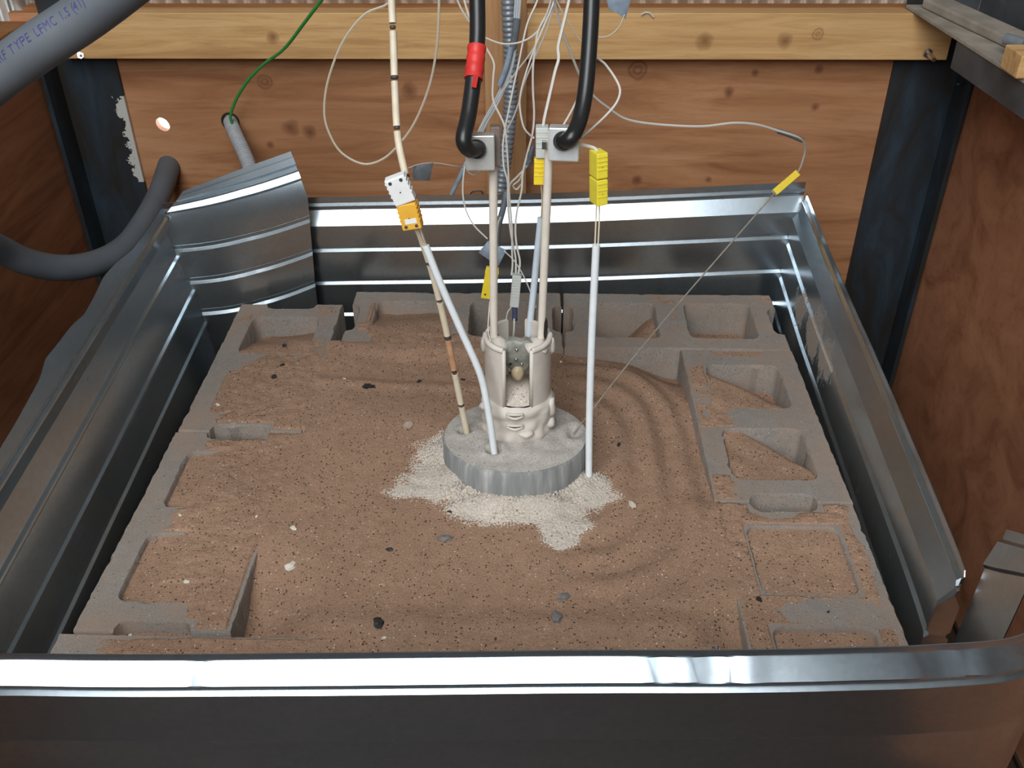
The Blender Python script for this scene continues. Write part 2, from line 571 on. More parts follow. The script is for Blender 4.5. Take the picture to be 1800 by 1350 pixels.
struct(box('ceiling', (-2.26, -0.45, 2.8), (1.96, 1.6, 2.82), M_roof, recenter=False))  # unseen roof, stopped short so daylight also falls from overhead
struct(box('ceiling_side_added', (0.50, -2.40, 2.8), (1.96, -0.45, 2.82), M_roof, recenter=False))  # unseen roof piece added to limit the overhead opening
M_front = wood('unseen_front_grey', [(0.07, 0.07, 0.07), (0.10, 0.10, 0.10), (0.13, 0.13, 0.13)], grain=(2, 14, 14))  # neutral dark grey chosen for how the unseen walls mirror in the metal
struct(box('wall_front_added', (-2.26, -2.38, FLOOR), (1.96, -2.34, 1.50), M_front, recenter=False))  # unseen wall added to cut off low-angle daylight
struct(box('wall_front_side_added', (0.50, -2.38, 1.50), (1.96, -2.34, 2.8), M_clad, recenter=False))  # unseen wall added to close the opening's right side, mirrored grey in the lip
struct(box('wall_left_front_added', (-2.26, -2.34, FLOOR), (-2.22, -0.90, 2.8), M_front, recenter=False))  # this and the next three: unseen walls added to keep side light out
struct(box('wall_right_front_added', (1.92, -2.34, FLOOR), (1.96, -0.90, 2.8), M_front, recenter=False))
struct(box('wall_left_return_added', (-2.22, -0.90, FLOOR), (-1.08, -0.86, 2.8), M_front, recenter=False))
struct(box('wall_right_return_added', (1.04, -0.90, FLOOR), (1.92, -0.86, 2.8), M_front, recenter=False))

# timber rails
beam = empty('timber_beam', P(900, 100, y=1.25), 'long pale pine beam bolted across the top of the back plywood', 'beam')
zb0, zb1 = 0.371, 0.457
box('timber', (-0.880, 1.25, zb0), (0.828, 1.288, zb1), M_pine, beam, bev=0.002)
def bolt(p, parent, dirv=Vector((0, -1, 0)), r=0.006, L=0.03):
    d = dirv.normalized()
    V, Fc, UV = sweep([p, p + d * 0.004, p + d * 0.0041, p + d * L], lambda i, s: r * 1.5 if i < 2 else r * 0.75, 6)
    return mk('bolt', V, Fc, M_steel, parent, recenter=True)
bolt(P(142, 98, y=1.249), beam, Vector((0.35, -1, 0.45)), 0.0042, 0.026)
bolt(P(1630, 92, y=1.249), beam, Vector((0.15, -1, -0.2)))
tag(box('timber_strip', (-0.97, 1.33, 0.40), (P(1602, 15, y=1.33).x, 1.365, P(700, 13, y=1.33).z), M_pine_o, bev=0.002),
    'narrow orange pine strip behind the bolted beam, below the grey cladding', 'timber')
sx0 = P(851, 60, y=1.25).x; sx1 = P(926, 60, y=1.25).x
tag(box('timber_upright', (sx0, 1.366, 0.0), (sx1, 1.40, 1.74), M_pine_v, bev=0.002),
    'upright pine stud behind the flexible conduit and the beam', 'timber')
# the same upright shows in front of the plywood as a cover batten
tag(box('timber_batten', (sx0, 1.236, -0.10), (sx1, 1.2495, 0.70), M_pine_v, bev=0.002),
    'flat upright pine batten on the back wall right behind the flexible conduit', 'timber')

# painted angle-iron posts
def angle_post(name, xc, s, flange_edge, label, mat):
    e = empty(name, (xc, YB - 0.01, FLOOR), label, 'steel post')
    lo = min(xc, flange_edge); hi = max(xc, flange_edge)
    box('flange', (lo, YB - 0.010, FLOOR), (hi, YB - 0.002, 0.62), mat, e, bev=0.001)
    box('side_flange', (min(xc, xc - s * 0.009), YB - 0.072, FLOOR), (max(xc, xc - s * 0.009), YB - 0.0105, 0.40), mat, e, bev=0.001)
    return e
angle_post('angle_post', XL + 0.004, -1, P(203, 110, y=YB - 0.01).x, 'dark blue angle-iron post with flaking white paint, left back corner', M_postL)
angle_post('angle_post', XR - 0.004, 1, P(1574, 105, y=YB - 0.01).x, 'dark blue angle-iron post in the right back corner', M_postR)

# steel rail on the right wall, pine cap on the left wall
rail = empty('steel_rail', (0.79, 0.3, 0.412), 'dusty dark angle-iron rail along the top of the right plywood wall', 'rail')
RZ = 0.4585
def skew_box(name, x0, x1, z0, z1, y0, y1, mat, parent):
    k = -0.067                      # the rail closes in a little towards the back
    v, f = box_vf((x1 - x0, y1 - y0, z1 - z0), Matrix.Translation(((x0 + x1) / 2, (y0 + y1) / 2, (z0 + z1) / 2)), 0.001)
    return mk(name, [V_ + Vector(((V_.y - 1.24) * k, 0, 0)) for V_ in v], f, mat, parent)
skew_box('upright_leg', 0.746, 0.753, 0.412, RZ, -0.5, 1.06, M_rail, rail)
skew_box('ledge', 0.744, 0.846, RZ, RZ + 0.006, -0.5, 1.284, M_dusty, rail)
def strip_vf(A, B, wid, thick, up=Vector((0, 0, 1))):
    t = (B - A).normalized(); s = t.cross(up).normalized(); u = s.cross(t)
    M = Matrix((( t.x, s.x, u.x), (t.y, s.y, u.y), (t.z, s.z, u.z))).to_4x4()
    M.translation = (A + B) / 2
    return box_vf(((B - A).length, wid, thick), M, min(wid, thick) * 0.2)
v, f = strip_vf(Vector((0.785, 1.262, 0.4735)), Vector((0.838, 0.97, 0.4735)), 0.050, 0.016)
tag(mk('flat_board', v, f, M_dusty), 'dusty grey-brown lath lying along the right rail', 'lath')
tag(skew_box('steel_bar', 0.849, 0.863, 0.40, 0.560, -0.2, 1.22, M_rail, None),
    'dark rusty steel bar standing on edge behind the right ledge', 'steel bar')
v, f = box_vf((0.05, 0.06, 0.034), Matrix.Translation(P(1806, 108, z=0.4825)), 0.002)
tag(mk('timber_offcut', v, f, M_pine), 'small pale pine offcut on the right rail at the photo edge', 'offcut')
tube('pipe_fitting', [P(1768, 68, z=0.4905), P(1802, 78, z=0.4905)], 0.009, M_conduit, n=6).__setitem__('label', 'short silver pipe fitting on the right ledge above the pine offcut')
bpy.data.objects['pipe_fitting']['category'] = 'pipe fitting'
cap = tag(box('capping_board', (XL - 0.12, -0.4, 0.421), (XL + 0.012, 1.23, 0.447), M_pine_o, bev=0.002),
    'dusty pine cap along the top of the left plywood wall', 'timber')
tag(box('timber_brace', (XL - 0.105, 1.10, 0.4475), (XL - 0.075, 1.13, 1.1), M_pine_o, bev=0.002),
    'thin orange upright stick standing on the left wall cap', 'timber')
b0 = P(14, 46, z=0.449)
bo = bolt(Vector((XL - 0.03, b0.y, 0.4472)), None, Vector((0, 0, 1)), 0.005, 0.03)
tag(bo, 'small shiny bolt on the left wall cap, top left corner', 'bolt')
v, f = box_vf((0.05, 1.5, 0.085), Matrix.Translation((XR - 0.10, 0.25, FLOOR + 0.0425)), 0.002)
tag(mk('timber_curb', v, f, M_board), 'brown timber on the floor between right metal sheet and right plywood', 'timber')

# ================================================================ GALVANISED SHEETS
PROF_IN = [(0, 0), (0.012, 0.0), (0.0165, 0.0045), (0.0185, 0.0045), (0.0225, -0.0005), (0.026, 0.0), (0.052, 0.016)]
for g in (0.100, 0.171, 0.242):
    PROF_IN += [(g - 0.006, 0.016), (g - 0.003, 0.0115), (g + 0.001, 0.0115), (g + 0.006, 0.0165)]
PROF_OUT = [(0, 0), (0.007, 0.0), (0.0085, 0.001), (0.0235, 0.0170), (0.0250, 0.0170), (0.0270, 0.0125), (0.0335, 0.0125), (0.0365, 0.0172)]
for g in (0.105, 0.180):
    PROF_OUT += [(g - 0.006, 0.0172), (g - 0.004, 0.0160), (g, 0.0163), (g + 0.0045, 0.0175)]

def polylen(c):
    return sum((b - a).length for a, b in zip(c, c[1:]))
def along(c, d):
    for a, b in zip(c, c[1:]):
        L = (b - a).length
        if d <= L or b is c[-1]:
            return a + (b - a) * (d / L)
        d -= L
def sheet(name, cols, prof, mat, side, parent=None, nseg=60, dent=0.0005, seed=1, ragged=0.0, recenter=True, edge=None, kinks=()):
    """cols: control columns, each a list of points from the top edge down; side flips the profile"""
    K = len(cols); rows = len(cols[0])
    grid = []
    tracks = [catmull([c[r] for c in cols], nseg) if K > 2 else [Vector(cols[0][r]).lerp(Vector(cols[1][r]), i / nseg) for i in range(nseg + 1)] for r in range(rows)]
    colsN = [[tracks[r][i] for r in range(rows)] for i in range(nseg + 1)]
    ds = [p[0] for p in prof]; offs = [p[1] for p in prof]
    for i, c in enumerate(colsN):
        a = colsN[max(0, i - 1)]; b = colsN[min(nseg, i + 1)]
        L = polylen(c)
        dl = list(zip(ds, offs))
        dl = [q for q in dl if q[0] < L - 0.01]
        while len(dl) < len(ds): dl.append((L - 0.005 + 0.0005 * len(dl) * 0.1, dl[-1][1]))
        lastd, lasto = dl[-1]
        for k in range(1, 5): dl.append((lerp(lastd, L, k / 4), lasto))
        row = []
        for d, o in dl:
            p = along(c, d)
            hx = (along(b, min(d, polylen(b))) - along(a, min(d, polylen(a)))).normalized()
            vz = (along(c, max(0, min(L, d) - 0.02)) - along(c, min(L, d + 0.02))).normalized()
            nrm = hx.cross(vz).normalized() * side
            w_ = dent * (nz(p.x * 5 + seed, p.y * 5, p.z * 6) + 0.6 * nz(p.x * 13, p.y * 13 + seed, p.z * 15))
            q = p + nrm * (o + w_)
            for (kx, kw, ka) in kinks:
                q = q + nrm * ka * max(0.0, 1 - abs(p.x - kx) / kw) * sst(0.004, 0.015, d) * sst(0.026, 0.02, d)
            if d == 0 and edge: q = q + vz * edge(p)
            if d == 0 and ragged:
                q.z += ragged * (nz(p.x * 9 + seed * 3, p.y * 9, 0) + 0.5 * round(2 * nz(p.x * 23, p.y * 23 + seed, 1)))
            row.append((q, nrm))
        grid.append(row)
    V, Fc = [], []
    R = len(grid[0])
    for row in grid:
        for q, nrm in row: V.append(q)
    n1 = len(V)
    for row in grid:
        for q, nrm in row: V.append(q - nrm * 0.0012)
    for i in range(nseg):
        for k in range(R - 1):
            a, b, c, d = i * R + k, (i + 1) * R + k, (i + 1) * R + k + 1, i * R + k + 1
            Fc.append([a, d, c, b]); Fc.append([n1 + a, n1 + b, n1 + c, n1 + d])
    for i in range(nseg):
        for k in (0, R - 1):
            a, b = i * R + k, (i + 1) * R + k
            Fc.append([a, b, n1 + b, n1 + a])
    for k in range(R - 1):
        for i in (0, nseg):
            a, b = i * R + k, i * R + k + 1
            Fc.append([a, b, n1 + b, n1 + a])
    return mk(name, V, Fc, mat, parent, angle=20, recenter=recenter)

V3 = Vector
# back sheet
bs = sheet('metal_sheet', [[V3((-0.66, 1.047, 0.160)), V3((-0.66, 1.040, FLOOR))], [V3((-0.375, 1.047, 0.173)), V3((-0.375, 1.040, FLOOR))],
                           [V3((0.109, 1.048, 0.185)), V3((0.109, 1.041, FLOOR))], [V3((0.545, 1.052, 0.206)), V3((0.538, 1.045, FLOOR))]], PROF_IN, M_galv, 1, seed=1)
tag(bs, 'ribbed galvanised sheet standing along the back behind the concrete blocks', 'metal sheet')
# right sheet
rc = []
for (y, xt, zt) in ((1.035, 0.545, 0.192), (0.82, 0.546, 0.163), (0.49, 0.546, 0.135), (0.20, 0.546, 0.104), (0.172, 0.544, 0.088)):
    rc.append([V3((xt, y, zt)), V3((0.536, y, zt - 0.2)), V3((0.535, y, FLOOR))])
rs = sheet('metal_sheet', rc, PROF_IN, M_galvR, 1, seed=4, nseg=70)
tag(rs, 'galvanised sheet with a sandy mud smear along the right of the blocks', 'metal sheet')
# left sheet with its folded end across the back corner
le = empty('metal_sheet', (-0.55, 0.45, FLOOR), 'leaning galvanised sheet along the left with its end folded across the corner', 'metal sheet')
fA = [P(322, 336, y=0.985), P(301, 392, y=0.968) + V3((-0.022, -0.004, 0)), V3((-0.590, 0.953, -0.03)), V3((-0.575, 0.953, FLOOR))]
EDGE = [(-0.05, 0.006), (0.10, 0.008), (0.30, 0.006), (0.36, 0.008), (0.44, 0.014), (0.475, 0.024), (0.52, 0.021), (0.56, 0.019), (0.60, 0.012), (0.64, 0.014), (0.69, 0.020), (0.74, 0.016), (0.80, 0.004), (0.90, 0.0)]
def left_edge(p):
    for (a0, b0_), (a1, b1_) in zip(EDGE, EDGE[1:]):
        if a0 <= p.y <= a1: return lerp(b0_, b1_, (p.y - a0) / (a1 - a0))
    return 0.0
lc = [[V3((-0.624, 0.957, 0.192)), V3((-0.577, 0.957, 0.0)), V3((-0.556, 0.957, -0.2)), V3((-0.55, 0.957, FLOOR))]]
for y in (0.90, 0.80, 0.65, 0.45, 0.25, 0.05, -0.03):
    zt = 0.128 + 0.067 * y
    lc.append([V3((-0.624, y, zt)), V3((-0.577, y, 0.0)), V3((-0.556, y, -0.2)), V3((-0.55, y, FLOOR))])
sheet('panel', lc, PROF_IN, M_galv, 1, parent=le, seed=9, nseg=90, edge=left_edge, dent=0.0004)
fM = [P(416, 300, y=1.008), P(422, 368, y=0.990), P(470, 545, y=0.985), V3((-0.46, 0.985, FLOOR))]
fB = [P(511, 266, y=1.030), P(541, 345, y=1.012), P(556, 522, y=1.006), V3((-0.385, 1.006, FLOOR))]
PROF_FL = [(0, 0), (0.010, 0.0), (0.0102, -0.004), (0.024, -0.004), (0.028, 0.002), (0.034, 0.002), (0.038, -0.002), (0.050, 0.0), (0.054, 0.004), (0.085, 0.006)]
for g in (0.128, 0.195, 0.262):
    PROF_FL += [(g - 0.008, 0.006), (g - 0.004, 0.0015), (g + 0.001, 0.0015), (g + 0.006, 0.0065)]
sheet('folded_end', [fA, fM, fB], PROF_FL, M_galv, 1, parent=le, seed=13, nseg=40, dent=0.0006)
# front sheet, curling round the right corner
fe = empty('metal_sheet', (0.0, -0.06, FLOOR), 'shiny galvanised sheet across the front, its bright lip nearest the viewer', 'metal sheet')
fc = []
for (u, vtop, yt) in ((-120, 1156, -0.040), (0, 1150, -0.040), (285, 1152, -0.040), (900, 1145, -0.038), (1300, 1143, -0.036), (1500, 1139, -0.034), (1640, 1134, -0.030)):
    t = P(u, vtop, y=yt)
    fc.append([t, V3((t.x, yt - 0.012, 0.02)), V3((t.x, -0.066, FLOOR))])
for (x, y, z) in ((0.490, -0.020, 0.212), (0.530, 0.004, 0.213), (0.556, 0.045, 0.207), (0.563, 0.085, 0.200)):
    fc.append([V3((x, y, z)), V3((x, y - 0.010, 0.02)), V3((x - 0.01, y - 0.02, FLOOR))])
sheet('panel', fc, PROF_OUT, M_galv, 1, parent=fe, seed=21, nseg=160, dent=0.0004, kinks=((-0.262, 0.010, -0.004), (0.170, 0.020, -0.004), (0.215, 0.03, -0.005), (0.245, 0.02, 0.003), (0.425, 0.03, -0.006), (0.462, 0.02, 0.003)))
g0 = [V3((0.566, 0.080, 0.235)), V3((0.562, 0.080, 0.17)), V3((0.555, 0.080, -0.05))]
g1 = [P(1768, 930, x=0.574), P(1745, 990, x=0.563), P(1690, 1122, x=0.556)]
sheet('torn_end', [g0, g1], [(0, 0), (0.012, 0), (0.016, 0.004), (0.045, 0.010), (0.05, 0.006)], M_galv, -1, parent=fe, seed=31, nseg=12, dent=0.002)

# ================================================================ CONCRETE BLOCKS
BL, BW, BH = 0.396, 0.194, 0.190
HC = 0.0885      # cell centre along the length
CX, CY = 0.0605, 0.0605

def rrect(cx, cy, hx, hy, r, step=0.006):
    pts = []
    for (sx_, sy_, a0) in ((1, 1, 0), (-1, 1, 90), (-1, -1, 180), (1, -1, 270)):
        for k in range(5):
            a = math.radians(a0 + 90 * k / 4)
            pts.append((cx + sx_ * (hx - r) + r * math.cos(a), cy + sy_ * (hy - r) + r * math.sin(a)))
    return densify(pts, step)
def densify(pts, step):
    out = []
    for i in range(len(pts)):
        a = Vector(pts[i]); b = Vector(pts[(i + 1) % len(pts)])
        n = max(1, int((b - a).length / step))
        for k in range(n): out.append(tuple(a.lerp(b, k / n)))
    return out
def block_outline():
    hx, hy = BL / 2, BW / 2
    fw, fd, r = 0.048, 0.016, 0.008      # frog half width, depth
    p = [(hx, -hy), (hx, -fw), (hx - fd * 0.7, -fw + 0.004), (hx - fd, -fw + r * 1.6), (hx - fd, fw - r * 1.6), (hx - fd * 0.7, fw - 0.004), (hx, fw), (hx, hy),
         (-hx, hy), (-hx, fw), (-hx + fd * 0.7, fw - 0.004), (-hx + fd, fw - r * 1.6), (-hx + fd, -fw + r * 1.6), (-hx + fd * 0.7, -fw + 0.004), (-hx, -fw), (-hx, -hy)]
    return densify(p, 0.007)

def make_block(cx, cy, rot, seed, label):
    bm = bmesh.new()
    rings = [block_outline(), rrect(-HC, 0, CX, CY, 0.014), rrect(HC, 0, CX, CY, 0.014)]
    R = Matrix.Rotation(rot, 3, 'Z')
    es = []
    for ri, ring in enumerate(rings):
        c2 = (0, 0) if ri == 0 else ((-HC if ri == 1 else HC), 0)
        lv = [[], [], []]
        for (x, y) in ring:
            j = 0.0014
            x += j * nz(x * 160 + seed * 5, y * 160); y += j * nz(x * 160, y * 160 + seed * 9)
            chip = max(0, nz(x * 30 + seed * 3, y * 30, seed) - 0.32) * 0.016
            d = Vector((x - c2[0], y - c2[1]))
            dn = d.normalized()
            s = -1 if ri == 0 else 1
            e = 0.0022 + chip
            top = Vector((x + dn.x * s * e, y + dn.y * s * e, -BH * 0 + 0.0005 * nz(x * 50, y * 50, seed)))
            lo = Vector((x, y, -0.003 - chip * 0.8))
            tp = 0.0 if ri == 0 else -0.05
            bt = Vector((x + d.x * tp, y + d.y * tp, -BH))
            for L_, q in zip(lv, (top, lo, bt)):
                L_.append(bm.verts.new(R @ q))
        n = len(ring)
        for a, b in ((0, 1), (1, 2)):
            for i in range(n):
                k = (i + 1) % n
                bm.faces.new((lv[a][i], lv[a][k], lv[b][k], lv[b][i]))
        for i in range(n):
            es.append(bm.edges.get((lv[0][i], lv[0][(i + 1) % n])))
    bmesh.ops.triangle_fill(bm, use_beauty=True, use_dissolve=False, edges=es)
    bmesh.ops.recalc_face_normals(bm, faces=list(bm.faces))
    me = bpy.data.meshes.new('concrete_block')
    bm.to_mesh(me); bm.free()
    me.polygons.foreach_set('use_smooth', [True] * len(me.polygons))
    me.set_sharp_from_angle(angle=math.radians(38))
    me.materials.append(M_block)
    o = bpy.data.objects.new('concrete_block', me)
    o.location = (cx, cy, 0)
    COL.objects.link(o)
    return tag(o, label, 'concrete block')

PI2 = math.pi / 2
LX = -0.411
BLOCKS = [  # cx, cy, rot
    (LX, 0.749, PI2 + 0.006, 'hollow block at the back left, one open cell, sand over the other'),
    (LX - 0.002, 0.350, PI2 - 0.004, 'hollow block at the front left, both cells nearly full of sand'),
    (-0.100, 0.900, 0.004, 'hollow block in the back row, half buried, behind the ceramic tube'),
    (0.300, 0.899, -0.006, 'hollow block in the back row touching the right corner, both cells open'),
    (0.401, 0.600, PI2, 'bare grey hollow block on the right, sand sloping in both cells'),
    (0.401, 0.202, PI2 + 0.003, 'hollow block at the front right, cells filled almost level with sand'),
    (-0.327, 0.050, 0.0, 'sand-dusted block at the front left just behind the shiny lip'),
    (0.073, 0.050, 0.0, 'sand-covered block at the front middle hidden behind the lip'),
]
for i, (cx, cy, rot, lab) in enumerate(BLOCKS):
    make_block(cx, cy, rot, i + 1, lab)

# a timber platform carries the blocks inside the sheets
struct(box('floor_platform', (-0.50, -0.045, FLOOR), (0.495, 0.99, -BH - 0.001), M_board))

# ================================================================ SAND
def cell_height(i, k, x, y):
    """sand level inside cell k (0 = local -x) of block i; None if not set"""
    n = 0.003 * nz(x * 30, y * 30, 3)
    if i == 0:
        if k == 1: return n + lerp(-0.045, 0.001, sst(0.0, 1.0, (0.905 - y) / 0.12 * 0.8 + (x + 0.47) / 0.13 * 0.35))
        return max(0.001, cover(x, y)) - 0.0015 * (1 - sst(-0.45, -0.42, x))
    if i == 1:
        return max(cover(x, y), -0.001) * sst(-0.455, -0.40, x) - 0.009 * (1 - sst(-0.47, -0.405, x)) + n * 0.3
    if i == 2:
        if k == 0: return n + lerp(-0.028, 0.004, sst(0.0, 1.0, (0.955 - y) / 0.10 * 0.9 + (x + 0.26) / 0.13 * 0.25))
        return n - 0.115 + 0.03 * sst(0.90, 0.84, y)
    if i == 3:
        if k == 0: return n + lerp(-0.105, -0.022, sst(0.17, 0.27, x + (0.9 - y) * 0.3))
        return n - 0.066 + 0.022 * sst(0.93, 0.85, y)
    if i == 4:
        t = (x - 0.34) / 0.125; s = (y - 0.632) / 0.12 if k == 1 else (y - 0.457) / 0.12
        if k == 1: return n + lerp(0.0, -0.055, sst(0.55, 1.25, t * 0.75 + s * 0.8))
        return n + lerp(-0.008, -0.055, sst(1.05, 1.55, t + s * 0.85))
    if i == 5:
        return n * 0.6 + (-0.004 if k == 1 else -0.009) - 0.003 * sst(0.0, 0.1, abs(x - 0.4) - 0.03)
    return 0.002 + n * 0.4

def cover(x, y):
    """thickness of loose sand lying over the block tops (negative = bare)"""
    n = 0.0022 * nz(x * 22, y * 22, 5) + 0.0016 * nz(x * 70, y * 70, 8) + 0.0016 * nz(x * 230, y * 230, 3)
    h = -0.004
    if x < -0.30 and y < 0.965 and y > 0.14:                              # left column
        h = lerp(-0.004, 0.0035, sst(-0.485, -0.425, x + 0.012 * nz(y * 14, 2)))
        if y > 0.72: h = lerp(h, -0.0012, sst(0.72, 0.80, y))
        if 0.60 < y < 0.72: h = max(h, lerp(-0.004, 0.003, sst(-0.495, -0.45, x)))
        if y < 0.235: h = min(h, lerp(-0.0035, 0.003, sst(-0.40, -0.36, x)))
    elif y > 0.795 and x < 0.105:                                          # back row, left block
        h = lerp(0.004, -0.004, sst(-0.135, -0.075, x)) if y < 0.96 else -0.004
        h = lerp(h, -0.004, sst(0.945, 0.965, y))
        if x < -0.262 and y > 0.875: h = -0.004
        if x < -0.245 and y < 0.855: h = min(h, lerp(-0.004, 0.002, sst(-0.262, -0.235, x)))
        if y < 0.84 and x > -0.12: h = max(h, lerp(0.003, -0.003, sst(-0.10, 0.03, x)))
    elif y > 0.795:
        h = -0.0025
        if 0.27 < x < 0.32 and y > 0.86: h = -0.0006
        if x > 0.44: h = -0.0008
    elif x > 0.295 and y > 0.40:                                           # right column, far block
        h = -0.004
        if x < 0.345: h = lerp(0.0005, -0.003, sst(0.70, 0.56, y))
        if 0.575 < y < 0.635: h = lerp(0.001, -0.004, sst(0.34, 0.40, x))
        if y > 0.75: h = -0.002
        if x < 0.40 and y < 0.46: h = max(h, lerp(0.002, -0.003, sst(0.31, 0.37, x)))
    elif x > 0.295 and y > 0.0:                                            # right column, near block
        h = 0.0022
        d = math.hypot((x - 0.43) / 0.075, (y - 0.195) / 0.03)
        h = lerp(-0.003, h, sst(0.5, 1.3, d))
        d = math.hypot((x - 0.385) / 0.05, (y - 0.385) / 0.02)
        h = lerp(-0.002, h, sst(0.5, 1.2, d))
        h = lerp(h, -0.002, sst(0.475, 0.495, x))
    else:                                                                  # front row
        h = lerp(-0.004, 0.003, sst(-0.50, -0.42, x))
    return h + n

def interior(x, y):
    n = 0.0022 * nz(x * 9, y * 9, 1) + 0.0012 * nz(x * 30, y * 30, 2)
    h = -0.005
    h = lerp(h, 0.004, sst(-0.18, -0.29, x) * sst(0.24, 0.34, y))
    h = lerp(h, 0.0035, sst(0.21, 0.165, y))
    h = lerp(h, 0.003, sst(0.23, 0.285, x) * sst(0.43, 0.38, y))
    h = lerp(h, 0.005, sst(0.755, 0.795, y) * sst(0.02, -0.06, x))
    h += -0.055 * sst(0.30, 0.15, y) * sst(-0.20, -0.31, x)
    h += -0.030 * sst(0.24, 0.14, y) * sst(0.235, 0.30, x)
    # trough along the right block and the back right corner
    h += -0.016 * sst(0.20, 0.29, x) * sst(0.40, 0.55, y)
    h += -0.012 * sst(0.73, 0.79, y) * sst(0.04, 0.12, x)
    h += -0.035 * sst(0.33, 0.47, math.hypot(max(0, x - 0.0), max(0, y - 0.47)))
    # wavy furrows round the right side of the disc
    dx, dy = x - 0.02, y - 0.50
    rr = (abs(dx) ** 3.5 + abs(dy * 0.98) ** 3.5) ** (1 / 3.5)
    h += 0.0032 * math.sin((rr - 0.1) * 2 * math.pi / 0.048) * sst(0.06, 0.13, dx) * sst(0.12, 0.16, rr) * sst(0.31, 0.26, rr) * sst(-0.35, -0.2, dy)
    # small bank left of the disc and loose ripples
    h += 0.004 * math.exp(-((y - 0.685 + 0.02 * nz(x * 8, 4)) / 0.012) ** 2) * sst(0.0, -0.1, x)
    h += 0.006 * math.exp(-(((x + 0.16) / 0.07) ** 2 + ((y - 0.60) / 0.05) ** 2))
    return h + n

def sand_z(x, y):
    for i, (cx, cy, rot, _) in enumerate(BLOCKS):
        dx, dy = x - cx, y - cy
        lx = dx * math.cos(rot) + dy * math.sin(rot)
        ly = -dx * math.sin(rot) + dy * math.cos(rot)
        if abs(lx) < BL / 2 - 0.005 and abs(ly) < BW / 2 - 0.005:
            for k, c in ((0, -HC), (1, HC)):
                if abs(lx - c) < CX + 0.005 and abs(ly) < CY + 0.005:
                    return cell_height(i, k, x, y)
            if abs(lx) > BL / 2 - 0.021 and abs(ly) < 0.052:
                return frog_z(x, y)
            return cover(x, y)
        if i < 2 and abs(ly) < BW / 2 + 0.004 and BL / 2 - 0.006 < abs(lx) < BL / 2 + 0.006 and abs(ly) > 0.048 and 0.5 < y < 0.6: return min(0.0, cover(x, y)) - 0.003
    if -0.322 < x < 0.312 and 0.138 < y < 0.812: return interior(x, y)
    return frog_z(x, y)

def frog_z(x, y):
    if x < -0.31 and 0.5 < y < 0.6: return lerp(-0.075, -0.004, sst(-0.395, -0.352, x))
    if x < -0.31 and y < 0.2: return -0.022
    if x < -0.29 and y > 0.5: return None
    if y > 0.8 and x < 0.2: return -0.10 if y > 0.85 else -0.02
    if y > 0.8: return None
    if x > 0.3 and 0.35 < y < 0.45: return lerp(-0.008, -0.060, sst(0.34, 0.355, x))
    if x > 0.3 and y > 0.75: return -0.004
    if y < 0.16: return 0.001 + 0.002 * nz(x * 30, y * 30)
    return -0.03

def heightfield(name, x0, x1, y0, y1, st, fz, mat, skirt=None):
    nx = int((x1 - x0) / st); ny = int((y1 - y0) / st)
    idx = {}; V = []; Fc = []
    for j in range(ny + 1):
        for i in range(nx + 1):
            x = x0 + i * st; y = y0 + j * st
            z = fz(x, y)
            if z is None: continue
            idx[(i, j)] = len(V); V.append((x, y, z))
    for j in range(ny):
        for i in range(nx):
            q = [idx.get((i, j)), idx.get((i + 1, j)), idx.get((i + 1, j + 1)), idx.get((i, j + 1))]
            if None not in q: Fc.append(q)
    return mk(name, V, Fc, mat, smooth=True, recenter=False)

def sand_clip(x, y):
    if x < -0.503 or x > 0.494 or y < -0.042 or y > 0.99: return None
    if x < -0.31 and y > 0.938: return None
    return sand_z(x, y)
sand = heightfield('sand', -0.505, 0.495, -0.043, 0.992, 0.0023, sand_clip, M_sand)
tag(sand, 'brown speckled sand filling the ring of concrete blocks', 'sand', kind='stuff')

# ================================================================ DISC, POWDER
DX, DY, DR = 0.021, 0.497, 0.1075
DTOP = 0.040
tilt = Matrix.Translation((DX, DY, 0)) @ Matrix.Rotation(math.radians(-5.0), 4, 'X') @ Matrix.Scale(0.93, 4, (0, 1, 0)) @ Matrix.Translation((-DX, -DY, 0))
disc = empty('refractory_disc', (DX, DY, 0), 'round grey refractory disc lying on the sand, dusted with pale powder', 'disc')
prof = [(0.0, -0.05), (DR * 0.99, -0.05), (DR, 0.0), (DR, DTOP - 0.006), (DR - 0.003, DTOP - 0.001), (DR - 0.008, DTOP), (0.09, DTOP - 0.0005), (0.06, DTOP + 0.001), (0.0, DTOP + 0.001)]
def discside(name):
    m = NT(name)
    v = m.coords(scale=(90, 90, 4))
    f = m.noise(v, 1.0, 3, 0.6)
    big = m.noise(m.coords(), 18, 2)
    col = m.ramp(f, [(0.35, (0.20, 0.205, 0.20)), (0.55, (0.29, 0.29, 0.275)), (0.72, (0.47, 0.46, 0.44))])
    col = m.mix(m.ramp(big, [(0.45, (0, 0, 0)), (0.65, (0.5, 0.5, 0.5))]), col, (0.205, 0.21, 0.21))
    m.set(col, 0.7, 0.0, 0.2)
    return m.m
V, Fc = lathe_vf(prof[:5], DX, DY, 72, M=tilt)
mk('rim', V, Fc, discside('disc_side'), disc, angle=40)
